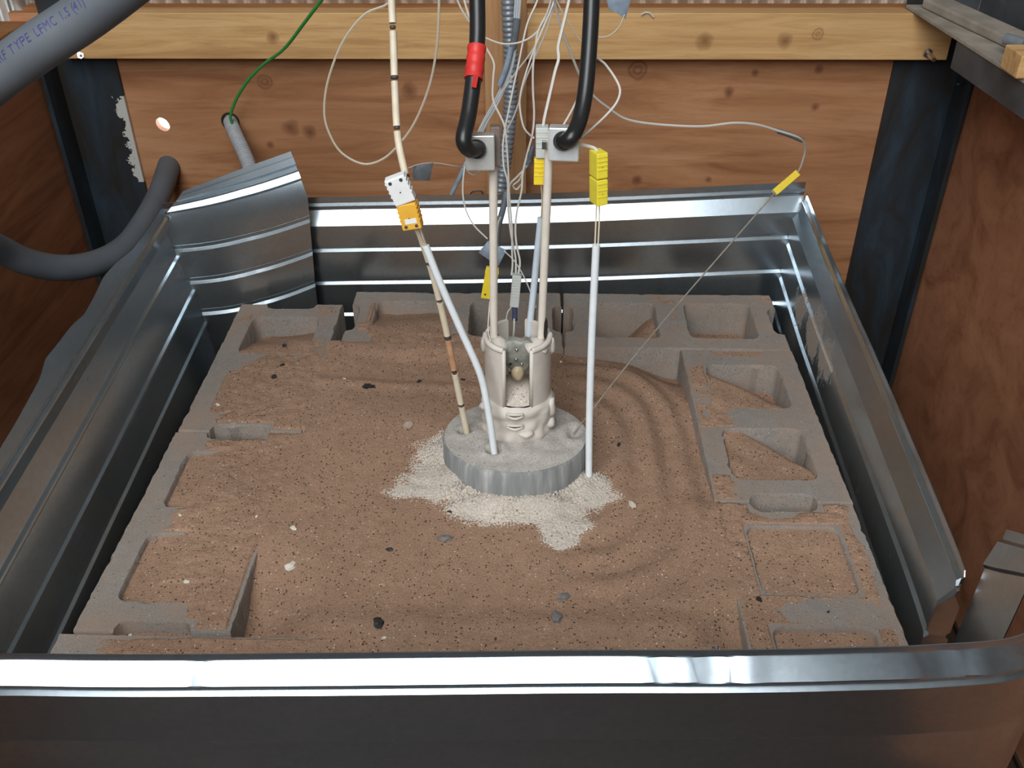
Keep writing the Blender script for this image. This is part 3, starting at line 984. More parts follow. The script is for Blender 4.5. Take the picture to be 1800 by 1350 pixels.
# dusty top with three poked holes
TH = [P(818, 760, z=0.04), P(868, 800, z=0.043), P(1010, 762, z=0.04)]
V, Fc = [], []
NR, NA = 26, 96
for i in range(NR + 1):
    r = (DR - 0.0025) * i / NR
    for k in range(NA):
        a = 2 * math.pi * k / NA
        p = Vector((DX + r * math.cos(a), DY + r * math.sin(a), DTOP))
        edge = sst(DR - 0.02, DR, r)
        p.z += 0.0025 * nz(p.x * 40, p.y * 40, 1) * (1 - edge) + 0.003 * sst(0.07, 0.05, r) - 0.001 * edge
        for q in TH[:2]:
            d = math.hypot(p.x - q.x, p.y - q.y)
            p.z -= 0.018 * sst(0.012, 0.004, d) - 0.003 * math.exp(-((d - 0.016) / 0.005) ** 2)
        d = math.hypot((p.x - TH[2].x) , (p.y - TH[2].y) / 1.6)
        p.z -= 0.007 * sst(0.014, 0.003, d) - 0.003 * math.exp(-((d - 0.017) / 0.006) ** 2)
        V.append(tilt @ p)
for i in range(NR):
    for k in range(NA):
        k2 = (k + 1) % NA
        Fc.append([i * NA + k, (i + 1) * NA + k, (i + 1) * NA + k2, i * NA + k2])
mk('dusty_top', V, Fc, M_disc, disc, smooth=True)

# pale powder spilled round the front of the disc
LOBES = [(P(780, 840, z=0), 0.062, 0.045), (P(735, 858, z=0), 0.045, 0.018), (P(860, 890, z=0), 0.060, 0.030), (P(955, 890, z=0), 0.07, 0.035), (P(1030, 860, z=0), 0.042, 0.04),
         (P(990, 915, z=0), 0.040, 0.028), (P(985, 942, z=0), 0.026, 0.020), (P(800, 800, z=0), 0.06, 0.06), (P(900, 860, z=0), 0.10, 0.05)]
def powder_z(x, y):
    if math.hypot(x - DX, y - DY) < DR - 0.02: return None
    s = 0.0
    for (p, rx, ry) in LOBES:
        s = max(s, 1.0 - math.hypot((x - p.x) / (rx * 1.4), (y - p.y) / (ry * 1.4)))
    if s <= -0.02: return None
    n = nz(x * 50, y * 50, 4) * 0.22 + nz(x * 480, y * 480, 6) * 0.40
    f = s + n - 0.30
    dd = max(0.0, math.hypot(x - DX, (y - DY) / 0.95) - DR + 0.004)
    mound = 0.016 * sst(0.05, 0.0, dd) * (0.75 + 0.5 * nz(x * 15, y * 15, 9)) * sst(-0.1, 0.35, f)
    return sand_z(x, y) + mound + max(-0.002, min(0.0035, f * 0.005))
pw = heightfield('white_powder', -0.22, 0.20, 0.27, 0.58, 0.0013, powder_z, M_powder)
tag(pw, 'pale gritty powder spilled on the sand in front of the disc', 'powder', kind='stuff')

# ================================================================ CERAMIC TUBE
TX, TY, TR = 0.0245, 0.525, 0.0475
Z0, ZS, ZR = 0.040, 0.098, 0.196
tube_e = empty('ceramic_tube', (TX, TY, Z0), 'cream slotted ceramic tube standing on the disc, wrapped at its foot', 'ceramic tube')
fa = math.radians(-90); ba = math.radians(90)
g1, g2 = math.radians(-90 - 21 - 4), math.radians(-90 + 31 - 4)
k1, k2 = math.radians(90 - 13), math.radians(90 + 20)
parts = [sector_vf(TR - 0.006, TR, Z0 - 0.01, ZS, 0, 2 * math.pi, TX, TY, 64),
         sector_vf(TR - 0.006, TR, ZS, ZR, g2, k1, TX, TY, 26),
         sector_vf(TR - 0.006, TR, ZS, ZR, k2, g1 + 2 * math.pi, TX, TY, 26)]
V, Fc = join(*parts)
mk('tube_wall', V, Fc, M_ceramic, tube_e, angle=30)
# rolled rims and slot lips
def arc(r, z, a0, a1, n=20): return [V3((TX + r * math.cos(lerp(a0, a1, i / n)), TY + r * math.sin(lerp(a0, a1, i / n)), z)) for i in range(n + 1)]
for (a0, a1) in ((g2, g2 + 1.2), (g1 + 2 * math.pi - 1.2, g1 + 2 * math.pi)):
    Vv, Ff, U = sweep(arc(TR - 0.002, ZR, a0, a1), 0.0042, 8)
    mk('rim_bead', Vv, Ff, M_ceramic, tube_e, smooth=True)
    am = a0 if a0 == g2 else a1
    b_ = V3((TX + (TR - 0.003) * math.cos(am), TY + (TR - 0.003) * math.sin(am), 0))
    Vv, Ff, U = sweep([b_ + V3((0, 0, ZS - 0.002)), b_ + V3((0, 0, ZR))], 0.0032, 8)
    mk('slot_lip', Vv, Ff, M_ceramic, tube_e, smooth=True)
for s in (-1, 1):
    M = Matrix.Translation((TX + s * (TR + 0.003), TY - 0.012, ZR - 0.012))
    v, f = blob_vf((TX + s * (TR + 0.001), TY - 0.006, ZR - 0.012), 0.0042, 0.008, 0.014, 3 + s, 0.35)
    mk('side_nub', v, f, M_ceramic, tube_e, smooth=True)
# sockets holding the two rods
RL = P(868, 596, y=TY); RRt = P(951, 604, y=TY)
for q, sd in ((RL, 5), (RRt, 6)):
    v, f = blob_vf((q.x + (0.006 if sd == 5 else -0.006), q.y - 0.012, ZR - 0.008), 0.0150, 0.020, 0.0075, sd, 0.75)
    mk('rod_socket', v, f, M_ceramic, tube_e, smooth=True)
# putty wrap at the foot
V, Fc = [], []
n, mrow = 96, 26
for i in range(n):
    a = 2 * math.pi * i / n
    for j in range(mrow):
        t = j / (mrow - 1)
        z = lerp(Z0 - 0.006, 0.104, t)
        r = TR + 0.0015 + 0.0030 * math.sin(t * math.pi) + 0.0028 * max(0, math.sin(t * 9.4 + 0.7 * math.sin(a * 2 + 1))) + 0.004 * nz(math.cos(a) * 3, math.sin(a) * 3, z * 70)
        r = lerp(r, TR - 0.001, sst(0.9, 1.0, t))
        r += 0.003 * sst(0.12, 0.0, t)
        V.append((TX + r * math.cos(a), TY + r * math.sin(a), z + 0.004 * nz(math.cos(a) * 2, math.sin(a) * 2, 5)))
for i in range(n):
    i2 = (i + 1) % n
    for j in range(mrow - 1): Fc.append([i * mrow + j, i2 * mrow + j, i2 * mrow + j + 1, i * mrow + j + 1])
mk('putty_wrap', V, Fc, M_ceramic, tube_e, smooth=True)
for (u, v_, rx, rz, sd) in ((968, 716, 0.008, 0.017, 2), (966, 742, 0.009, 0.010, 7), (855, 712, 0.010, 0.007, 4), (925, 762, 0.012, 0.005, 9)):
    q = P(u, v_, y=TY - (0.018 if u > 950 else 0.05 if u > 900 else 0.03))
    v, f = blob_vf(q, rx, 0.009, rz, sd, 0.35)
    mk('putty_lump', v, f, M_ceramic, tube_e, smooth=True)
for v_ in (733, 752):
    q = P(905, v_, y=TY - TR - 0.0085)
    for dz in (0.0035, -0.0035):
        Vv, Ff, U = sweep(catmull([q + V3((-0.012, 0.004, dz * 0.4)), q + V3((0, 0, dz)), q + V3((0.012, 0.004, dz * 0.4))], 8), 0.0022, 7)
        mk('putty_lip', Vv, Ff, M_ceramic, tube_e, smooth=True)
    v, f = box_vf((0.016, 0.003, 0.0025), Matrix.Translation(q + V3((0, 0.0025, 0))), 0.001)
    tag(mk('dark_slit', v, f, M_dark, tube_e), 'dark slit in the wrap')
# powder heaped inside
V, Fc = lathe_vf([(TR - 0.005, ZS + 0.004), (0.03, ZS + 0.012), (0.012, ZS + 0.02), (0.0, ZS + 0.021)], TX, TY, 32)
pin = mk('powder_fill', V, Fc, M_powder, tube_e, smooth=True)

# sensor head hanging inside the tube
sh = empty('hanging_sensor', P(912, 660, y=TY - 0.01), 'mottled grey sensor head with amber tip hanging inside the ceramic tube', 'sensor')
q = P(912, 627, y=TY - 0.010)
pts = [(-0.021, 0.026), (-0.008, 0.031), (0.003, 0.027), (0.010, 0.031), (0.022, 0.026), (0.022, 0.002), (0.015, -0.014), (0.007, -0.022), (-0.008, -0.022), (-0.016, -0.013), (-0.022, 0.002)]
NP = len(pts)
V, Fc = [], []
for (dy, k) in ((-0.008, 0.82), (-0.005, 1.0), (0.005, 1.0), (0.008, 0.82)):
    V += [q + V3((px_ * k, dy + 0.002 * nz(px_ * 90, pz_ * 90, 3), pz_ * k)) for (px_, pz_) in pts]
for L_ in range(3):
    for i in range(NP): Fc.append([L_ * NP + i, L_ * NP + (i + 1) % NP, (L_ + 1) * NP + (i + 1) % NP, (L_ + 1) * NP + i])
Fc.append(list(range(NP))[::-1]); Fc.append([3 * NP + i for i in range(NP)])
mk('body', V, Fc, M_glass, sh, angle=50)
q2 = P(910, 655, y=TY - 0.016)
v, f = blob_vf(q2, 0.0095, 0.0095, 0.0125, 12, 0.10, 3)
mk('tip', v, f, M_tip, sh, smooth=True)
for (u, v_) in ((908, 615), (907, 632), (897, 640), (917, 640)):
    v, f = blob_vf(P(u, v_, y=TY - 0.0185), 0.0026, 0.0018, 0.0026, u, 0.1, 1)
    mk('stud', v, f, M_steel if u > 900 else M_dark, sh, smooth=True)

# ================================================================ RODS, LUGS, BLACK CABLES
def lug(top, half, mat, tilt_z):
    M = Matrix.Translation(top) @ Matrix.Rotation(tilt_z, 4, 'Z') @ Matrix.Rotation(math.radians(-8), 4, 'X')
    return box_vf((half[0] * 2, half[1] * 2, half[2] * 2), M, 0.0015)
# left electrode
LT = P(867, 262, y=0.52)
le_ = empty('electrode_rod', RL, 'left cream electrode rod with square lug where the red-taped cable ends', 'electrode')
tube('rod', [RL + V3((0, 0, -0.04)), RL, P(867, 270, y=0.52)], 0.0056, M_rod, le_, 12, 14)
v, f = lug(P(844, 266, y=0.508), (0.0180, 0.012, 0.0215), M_lug, 0.05)
mk('lug', v, f, M_lug, le_)
v, f = lug(P(871, 255, y=0.520), (0.006, 0.010, 0.024), M_lug, 0.05)
mk('clamp', v, f, plain('dark_clamp', (0.16, 0.12, 0.10), 0.5), le_)
Vv, Ff, U = sweep([P(838, 262, y=0.4985), P(838, 262, y=0.492)], 0.0115, 20)
mk('socket_ring', Vv, Ff, M_dark, le_, angle=40)
# right electrode
re_ = empty('electrode_rod', RRt, 'right cream electrode rod leaning up to a bright square lug', 'electrode')
tube('rod', [RRt + V3((0, 0, -0.04)), RRt, P(956, 480, y=0.523), P(966, 247, y=0.52)], 0.0056, M_rod, re_, 16, 14)
v, f = lug(P(992, 251, y=0.505), (0.0185, 0.012, 0.0200), M_lug, -0.08)
mk('lug', v, f, plain('bright_lug', (0.74, 0.74, 0.72), 0.38, metal=0.6, var=0.06), re_)
v, f = lug(P(970, 252, y=0.518), (0.005, 0.009, 0.017), M_lug, 0)
mk('clamp', v, f, M_rod, re_)
v, f = box_vf((0.006, 0.003, 0.011), Matrix.Translation(P(957, 255, y=0.508)), 0.001)
mk('set_screw', v, f, M_steel, re_)
Vv, Ff, U = sweep([P(989, 248, y=0.4945), P(989, 248, y=0.488)], 0.0115, 20)
mk('socket_ring', Vv, Ff, M_dark, re_, angle=40)
scorch = P(956, 575, y=TY - 0.004)
v, f = blob_vf(P(957, 575, y=TY - 0.002), 0.0045, 0.0035, 0.022, 40, 0.3)
tag(mk('scorch', v, f, M_blackchip, re_), 'black scorched patch on the rod')

cl = empty('black_cable', P(838, 262, y=0.49), 'thick black cable with red tape ending at the left lug', 'cable')
cpts = [P(838, -60, y=0.60), P(839, 0, y=0.585), P(839, 70, y=0.56), P(832, 140, y=0.53), P(824, 200, y=0.50), P(815, 244, y=0.475), P(824, 262, y=0.478), P(838, 262, y=0.494)]
CP = catmull(cpts, 90)
Vv, Ff, U = sweep(CP, 0.0098, 16)
mk('sheath', Vv, Ff, M_blackc, cl, angle=50, uvs=U)
seg = [p for p in CP if 78 < (lambda q: 675 - F_PX * q.y / -q.z)(RM.inverted() @ (p - CAM_LOC)) < 140]
Vv, Ff, U = sweep(seg, lambda i, s: 0.0112 + 0.0005 * math.sin(s * 500), 16)
mk('tape', Vv, Ff, M_red, cl, angle=50)
v, f = box_vf((0.006, 0.0014, 0.016), Matrix.Translation(P(835, 142, y=0.511)) @ Matrix.Rotation(0.2, 4, 'Y'), 0.0004)
mk('tape_tail', v, f, M_red, cl)
cr = tube('black_cable', [P(1040, -60, y=0.60), P(1040, 0, y=0.585), P(1036, 80, y=0.56), P(1029, 160, y=0.53), P(1019, 210, y=0.505), P(1004, 242, y=0.482), P(989, 248, y=0.492)], 0.0098, M_blackc, n=80, seg=16)
tag(cr, 'thick plain black cable curving down into the right lug', 'cable')

# ================================================================ CONNECTORS
def plug_frame(A, B, face):
    t = (B - A).normalized()
    nrm = (face - t * face.dot(t)).normalized()
    s = t.cross(nrm)
    M = Matrix(((t.x, s.x, nrm.x), (t.y, s.y, nrm.y), (t.z, s.z, nrm.z))).to_4x4()
    M.translation = (A + B) / 2
    return M
def plug(name, A, B, wid, thick, mat, label=None, cat=None, ribs=4, rib_side=1, screws=True, parent=None, face=None, taper=0.0, ribface=False):
    """flat thermocouple plug from A to B"""
    face = face or (CAM_LOC - (A + B) / 2).normalized()
    M = plug_frame(A, B, face)
    L = (B - A).length
    e = parent or empty(name, B, label, cat)
    vf = [box_vf((L, wid, thick), None, min(wid, thick) * 0.12)]
    v = [V3((p.x, p.y * (1 - taper * (p.x / L + 0.5)), p.z)) for p in vf[0][0]]
    root, e = e, mk('shell', [M @ p for p in v], vf[0][1], mat, e)
    for k in range(ribs):
        x = -L * 0.36 + L * 0.5 * k / max(1, ribs - 1)
        if ribface:
            b = box_vf((L * 0.045, wid * 0.92, 0.0012), M @ Matrix.Translation((x, 0, thick / 2)), 0.0003)
            mk('grip_rib', b[0], b[1], mat, e)
        else:
            for s in (-1, 1):
                b = box_vf((L * 0.06, 0.0016, thick * 0.9), M @ Matrix.Translation((x, s * (wid / 2), 0)), 0.0004)
                mk('grip_rib', b[0], b[1], mat, e)
    if screws:
        for s in (-1, 1):
            c = M @ V3((L * 0.36 * screws, s * wid * 0.27, thick / 2 - 0.0012)); c2 = M @ V3((L * 0.36 * screws, s * wid * 0.27, thick / 2 + 0.0006))
            Vv, Ff, U = sweep([c, c2], wid * 0.085, 10)
            mk('screw', Vv, Ff, M_rail, e)
    c = M @ V3((L * 0.05, 0, thick / 2 - 0.001)); c2 = M @ V3((L * 0.05, 0, thick / 2 + 0.0004))
    Vv, Ff, U = sweep([c, c2], wid * 0.035, 8)
    mk('pin_hole', Vv, Ff, M_dark, e)
    return root
faceL = V3((-0.18, -0.75, 0.6)).normalized()
plug('white_plug', P(693, 309, y=0.47), P(714, 354, y=0.47), 0.0262, 0.016, M_wpl, 'white plastic plug with two screws above the amber plug', 'connector', 4, screws=-1, face=faceL)
plug('amber_plug', P(715, 355, y=0.47), P(727, 400, y=0.468), 0.0250, 0.016, M_ora, 'amber orange plug with two screws below the white plug', 'connector', 4, screws=1, face=faceL)
am = [o for o in COL.objects if o.name.startswith('amber_plug')][0]
Mf = plug_frame(P(715, 355, y=0.47), P(727, 400, y=0.468), faceL)
v, f = box_vf((0.0065, 0.015, 0.0006), Mf @ Matrix.Translation((0.0055, -0.001, 0.0082)), 0.0001)
mk('paper_label', v, f, M_wpl, am)
faceR = V3((0.42, -0.8, 0.3)).normalized()
plug('yellow_plug', P(1052, 265, y=0.50), P(1052, 310, y=0.498), 0.0150, 0.0235, M_lemon, 'upper half of the lemon yellow plug pair beside the right lug', 'connector', 4, screws=0, face=V3((0.35, -0.85, 0.35)), ribface=True)
plug('yellow_plug', P(1052, 312, y=0.498), P(1052, 357, y=0.496), 0.0150, 0.0235, M_lemon, 'lower half of the lemon yellow plug pair above the white tube', 'connector', 3, screws=0, face=V3((0.35, -0.85, 0.35)), ribface=True)
plug('grey_plug', P(953, 221, y=0.56), P(953, 275, y=0.556), 0.0165, 0.022, M_gpl, 'pale grey plug behind the right electrode rod', 'connector', 4, screws=0, ribface=True)
plug('amber_plug', P(949, 277, y=0.556), P(948, 323, y=0.552), 0.0148, 0.014, M_yel, 'deep yellow plug below the pale grey plug beside the right rod', 'connector', 4, screws=0, ribface=True)
plug('yellow_plug', P(866, 470, y=0.80), P(858, 524, y=0.79), 0.0215, 0.012, M_yel, 'yellow plug hanging behind the left electrode rod', 'connector', 3, screws=1, taper=-0.15)
plug('cream_plug', P(909, 482, y=0.66), P(904, 538, y=0.65), 0.0140, 0.016, M_gpl, 'cream grey plug hanging above the ceramic tube between the rods', 'connector', 7, screws=0, ribface=True)
YA, YBp = P(1402, 304, y=1.005), P(1361, 339, y=0.985)
plug('yellow_plug', YA, YBp, 0.0125, 0.012, M_yel, 'small ribbed yellow plug on the right back sheet corner', 'connector', 7, screws=0, ribface=True)

# ================================================================ THERMOCOUPLE TUBES
# beaded tube: drops from above, past the white plug, into the disc
bt = empty('beaded_tube', TH[0], 'cream beaded thermocouple tube with dark rings, from above into the disc', 'thermocouple')
bp = catmull([P(686, -40, y=0.60), P(691, 60, y=0.57), P(694, 150, y=0.54), P(699, 238, y=0.51), P(711, 300, y=0.489), P(735, 400, y=0.484), P(760, 480, y=0.488), P(782, 570, y=0.492), P(800, 660, y=0.497), P(822, 768, y=0.503)], 200)
L = [0]
for a, b in zip(bp, bp[1:]): L.append(L[-1] + (b - a).length)
def seg_path(s0, s1):
    return [p for p, s in zip(bp, L) if s0 <= s <= s1]
tot = L[-1]
nb = 11
for k in range(nb):
    s0 = tot * k / nb; s1 = tot * (k + 1) / nb
    sp = seg_path(s0, s1 - 0.004)
    if len(sp) < 2: continue
    Vv, Ff, U = sweep(sp, 0.0046, 12)
    mk('bead', Vv, Ff, M_orangeflame if k == nb - 3 else M_bead, bt, angle=50)
    sp = seg_path(s1 - 0.0062, s1 + 0.0012)
    if len(sp) >= 2:
        Vv, Ff, U = sweep(sp, 0.0047 if k % 2 else 0.0036, 12)
        mk('ring_mark', Vv, Ff, M_ink, bt, angle=50)
# white tube bending down to the disc
wt = empty('white_tube', TH[1], 'bent white ceramic tube running down left of the ceramic tube into the disc', 'thermocouple')
tube('tube', [P(748, 432, y=0.478), P(775, 500, y=0.474), P(810, 580, y=0.470), P(843, 655, y=0.464), P(856, 710, y=0.458), P(864, 760, y=0.452), P(870, 806, y=0.447)], 0.0049, M_white, wt, 40, 14)
for (a, b) in (((733, 402), (748, 434)), ((738, 400), (750, 434)), ((729, 402), (746, 434))):
    tube('lead_wire', [P(*a, y=0.470), P((a[0] + b[0]) / 2, (a[1] + b[1]) / 2 + 2, y=0.473), P(*b, y=0.478)], 0.0010, M_bead, wt, 8, 6)
# right white tube
rt = empty('white_tube', P(1035, 832, z=0.0), 'straight white ceramic tube standing in the sand right of the disc', 'thermocouple')
yb = P(1035, 832, z=-0.02).y
tube('tube', [P(1048, 430, y=0.49), P(1040, 600, y=0.475), P(1036, 740, y=0.462), P(1035, 845, y=0.452)], 0.0051, M_white, rt, 30, 14)
for dx in (-2, 2.5):
    tube('lead_wire', [P(1051 + dx, 356, y=0.496), P(1050 + dx * 1.3, 390, y=0.494), P(1048 + dx * 1.2, 436, y=0.49)], 0.0011, M_bead, rt, 8, 6)
# back tube
kt = empty('white_tube', P(930, 575, y=0.565), 'pale blue-white tube leaning behind the right electrode rod', 'thermocouple')
tube('tube', [P(951, 383, y=0.575), P(944, 450, y=0.575), P(937, 520, y=0.572), P(929, 590, y=0.565)], 0.0050, plain('bluish_tube', (0.55, 0.61, 0.66), 0.4, var=0.05), kt, 20, 14)
tube('lead_wire', [P(951, 323, y=0.553), P(953, 350, y=0.56), P(951, 388, y=0.575)], 0.0012, M_bead, kt, 8, 6)
# bare wire from the far yellow plug to the disc
tw = tube('probe_wire', [P(1362, 339, y=0.985), P(1200, 525, y=0.80), P(1100, 645, y=0.65), P(1040, 722, y=0.555), P(1008, 762, y=0.505)], 0.0012, plain('probe_metal', (0.50, 0.44, 0.36), 0.4, metal=0.5), n=40, seg=6)
tag(tw, 'thin straight metal probe wire from the corner yellow plug to the disc', 'wire')
# sensor lead below the cream plug
sl = empty('sensor_lead', P(905, 600, y=0.58), 'blue-sleeved thin lead from the cream plug into the ceramic tube', 'wire')
tube('sleeve', [P(905, 538, y=0.652), P(905, 562, y=0.628)], 0.0042, plain('navy_sleeve', (0.05, 0.06, 0.12), 0.5), sl, 6, 10)
tube('lead_wire', [P(904, 560, y=0.628), P(903, 585, y=0.60), P(900, 606, y=0.545)], 0.0015, M_wire, sl, 10, 6)
tube('lead_wire', [P(902, 535, y=0.65), P(893, 548, y=0.64), P(890, 560, y=0.62)], 0.0011, M_wire, sl, 10, 6)

# ================================================================ CONDUITS AND HOSE
# flexible grey conduit with ridges
def ridged(name, pts, r, pitch, amp, mat, n, seg=20, parent=None):
    V_, F_, U_ = sweep(catmull(pts, n), lambda i, s: r + amp * (abs(math.sin(math.pi * s / pitch)) ** 0.7 - 0.5) * 2, seg)
    return mk(name, V_, F_, mat, parent, smooth=True)
fcx = ridged('flexible_conduit', [P(892, -40, y=1.17), P(894, 20, y=1.165), P(898, 110, y=1.16), P(897, 190, y=1.15), P(889, 270, y=1.13), P(880, 330, y=1.11), P(872, 420, y=1.09)], 0.0125, 0.0092, 0.0013, M_conduit, 520)
tag(fcx, 'grey ridged flexible conduit hanging in front of the upright batten', 'conduit')
sc_ = ridged('flexible_conduit', [P(405, 213, y=YB + 0.03), P(406, 217, y=1.285), P(412, 232, y=1.255), P(424, 258, y=1.215), P(436, 286, y=1.18), P(446, 320, y=1.14)], 0.0135, 0.0062, 0.0011, plain('pale_conduit', (0.36, 0.36, 0.37), 0.5, var=0.1), 320)
gr = [h2 + V3((0.0165 * math.cos(a), -0.001, 0.0165 * math.sin(a))) for a in [2 * math.pi * k / 24 for k in range(25)]]
Vv, Ff, U = sweep(gr, 0.0026, 8)
mk('grommet', Vv, Ff, M_dark, sc_, smooth=True)
tag(sc_, 'short grey corrugated conduit stub from the plywood hole with the green wire', 'conduit')
gw = tube('green_wire', [P(585, -30, y=1.0), P(565, 0, y=1.03), P(535, 40, y=1.08), P(500, 85, y=1.14), P(465, 112, y=1.19), P(437, 140, y=1.22), P(415, 175, y=1.245), P(405, 205, y=1.256), P(410, 222, y=1.262)], 0.0030, M_green, n=50, seg=8)
tag(gw, 'bright green insulated wire curving into the conduit stub', 'wire')

# big grey liquid-tight hose: in at the top left, loops out of frame, back to the wall
hose = empty('conduit_hose', P(297, 292, y=YB), 'thick grey hose with purple print looping at the left into the back wall', 'hose')
hp = catmull([P(330, -120, d=0.91), P(240, -42, d=0.93), P(152, 26, d=0.95), P(45, 98, d=0.96), P(-50, 175, d=1.00), P(-115, 270, d=1.12), P(-110, 350, d=1.30), P(-55, 408, d=1.46), P(0, 438, d=1.56), P(50, 461, d=1.62), P(110, 471, d=1.68),
              P(170, 462, d=1.74), P(221, 434, d=1.80), P(256, 388, d=1.87), P(281, 340, d=1.95), P(297, 292, y=YB), P(303, 270, y=YB + 0.07)], 180)
HR = 0.0232
Vv, Ff, U = sweep(hp, HR, 28)
mk('hose_body', Vv, Ff, M_hose, hose, smooth=True)
# printed lettering wrapped on the hose surface
tcv = bpy.data.curves.new('hose_text', 'FONT')
tcv.body = 'TURF TYPE LFMC 1.5 (41)'
tcv.size = 0.0132
tcv.space_character = 1.12
tcv.space_word = 1.3
tob = bpy.data.objects.new('hose_text', tcv)
COL.objects.link(tob)
bpy.context.view_layer.update()
tme = bpy.data.meshes.new_from_object(tob.evaluated_get(bpy.context.evaluated_depsgraph_get()))
bpy.data.objects.remove(tob)
bm = bmesh.new(); bm.from_mesh(tme)
bmesh.ops.triangulate(bm, faces=list(bm.faces))
bmesh.ops.subdivide_edges(bm, edges=list(bm.edges), cuts=1)
HL = [0]
for a, b in zip(hp, hp[1:]): HL.append(HL[-1] + (b - a).length)
def hose_at(s):
    k = 0
    while k < len(HL) - 2 and HL[k + 1] < s: k += 1
    t = (s - HL[k]) / (HL[k + 1] - HL[k])
    return hp[k].lerp(hp[k + 1], t), (hp[k + 1] - hp[k]).normalized()
# arc length of the point under photo position (0,150): where the visible text starts
best = min(range(len(hp)), key=lambda i: (hp[i] - P(8, 128, d=0.965)).length)
S_START = HL[best] + 0.002
for v in bm.verts:
    s = S_START - v.co.x * 0.72            # text reads towards the top of the picture
    c, t = hose_at(max(0, min(HL[-1] - 1e-4, s)))
    toc = (CAM_LOC - c).normalized()
    toc = (toc - t * toc.dot(t)).normalized()
    upv = toc.cross(-t).normalized()
    ang = (v.co.y - 0.002) / HR + 0.42
    v.co = c + (toc * math.cos(ang) + upv * math.sin(ang)) * (HR + 0.0004)
bm.verts.index_update()
mk('printed_text', [v.co.copy() for v in bm.verts], [[v.index for v in f.verts] for f in bm.faces], M_print, hose)
bm.free()

# ================================================================ THIN WIRES
def wire(name, label, pts, y0, y1, r=0.0015, mat=None, n=60, seg=6, cat='wire', parent=None):
    m = len(pts)
    q = [P(p[0], p[1], y=(p[2] if len(p) > 2 else lerp(y0, y1, i / (m - 1)))) for i, p in enumerate(pts)]
    o = tube(name, q, r, mat or M_wire, parent, n, seg)
    if parent is None: tag(o, label, cat)
    return o
wire('braided_wire', 'tan braided wire making the big round loop at the left of the beaded tube',
     [(690, -30), (683, 5), (640, 26), (602, 75), (577, 140), (570, 195), (578, 232), (600, 268), (638, 288), (672, 280), (702, 253), (730, 213), (755, 150), (768, 80), (772, 0), (772, -40)], 0.70, 0.66, 0.0017, M_wiret, 110)
wire('braided_wire', 'cream wire sagging behind the left black cable up to the top bundle',
     [(797, -30), (806, 5), (825, 38), (845, 60), (857, 68), (885, 77), (918, 73), (945, 55), (962, 22), (974, -20)], 0.82, 0.80, 0.0014)
wire('braided_wire', 'second cream wire slanting down behind the left black cable at the top',
     [(810, -30), (816, 0), (826, 32), (838, 60), (853, 82), (868, 110), (867, 135), (866, 168), (870, 185), (880, 205), (888, 228), (893, 290), (895, 340), (900, 400), (900, 440), (901, 465), (899, 484)], 0.80, 0.665, 0.0015, n=90)
wire('braided_wire', 'cream wire running down across the conduit to the cream plug',
     [(952, -25), (943, 5), (926, 45), (912, 110), (900, 165), (893, 200), (887, 230), (884, 262), (886, 295), (892, 318), (893, 360), (898, 410), (906, 450), (907, 482)], 0.84, 0.668, 0.0015, n=80)
wire('braided_wire', 'cream wire of the top bundle slanting left to the taped bundle',
     [(976, -20), (972, 5), (958, 40), (938, 85), (905, 130), (884, 160), (866, 190), (845, 225), (836, 240)], 0.85, 0.92, 0.0014)
wire('braided_wire', 'straight hanging cream wire left of the pale grey plug',
     [(978, -20), (974, 4), (948, 50), (941, 85), (937, 120), (937, 160), (939, 200), (936, 235), (927, 270), (919, 305), (917, 335), (909, 370), (906, 400), (908, 430), (914, 460), (911, 483)], 0.82, 0.665, 0.0016, n=90)
wire('braided_wire', 'cream wire bending down to the knot beside the conduit',
     [(980, -20), (975, 4), (962, 50), (945, 90), (930, 125), (920, 150), (912, 180), (903, 205), (893, 225), (886, 240), (883, 255)], 0.86, 0.90, 0.0014)
wire('braided_wire', 'thin cream wire curving into the pale grey plug from the left',
     [(977, -15), (972, 8), (950, 60), (937, 92), (924, 130), (915, 165), (914, 190), (920, 222), (930, 236), (938, 242)], 0.80, 0.60, 0.0013)
wire('braided_wire', 'long cream wire sweeping right across the plywood to the corner yellow plug',
     [(975, -15), (976, 8), (987, 50), (1003, 92), (1022, 138), (1043, 168), (1070, 190), (1100, 209), (1150, 218), (1230, 222), (1290, 216), (1330, 219), (1362, 228), (1400, 240), (1413, 250), (1415, 266), (1408, 292), (1401, 305)], 0.72, 1.005, 0.0019, n=110)
tube('tape_wrap', [P(1366, 230, y=0.965), P(1390, 238, y=0.975), P(1411, 247, y=0.985)], 0.0042, M_tape, n=12, seg=8)
tag(bpy.data.objects['tape_wrap'], 'grey tape wrapped on the long wire above the corner yellow plug', 'tape')
wire('braided_wire', 'thicker twisted wire dropping into the top of the pale grey plug',
     [(1006, -30), (1000, 2), (991, 40), (984, 68), (981, 85), (982, 104), (976, 125), (968, 160), (961, 190), (957, 208), (955, 222)], 0.66, 0.56, 0.0020, n=60)
wire('braided_wire', 'cream wire beside the right black cable looping out and back to the right lug',
     [(1056, -25), (1053, 0), (1050, 60), (1048, 96), (1065, 114), (1083, 140), (1090, 160), (1084, 180), (1068, 200), (1045, 222), (1022, 242)], 0.62, 0.53, 0.0015, n=70)
wire('braided_wire', 'brownish thin wire slanting right behind the right black cable',
     [(972, -15), (980, 5), (998, 38), (1025, 75), (1045, 66), (1068, 64), (1088, 48), (1098, 25)], 0.78, 0.80, 0.0011, M_wiret)
wire('braided_wire', 'short cream wire from the right black cable down to the right lug',
     [(1026, 150), (1016, 172), (1002, 200), (985, 229)], 0.60, 0.53, 0.0014, n=20)
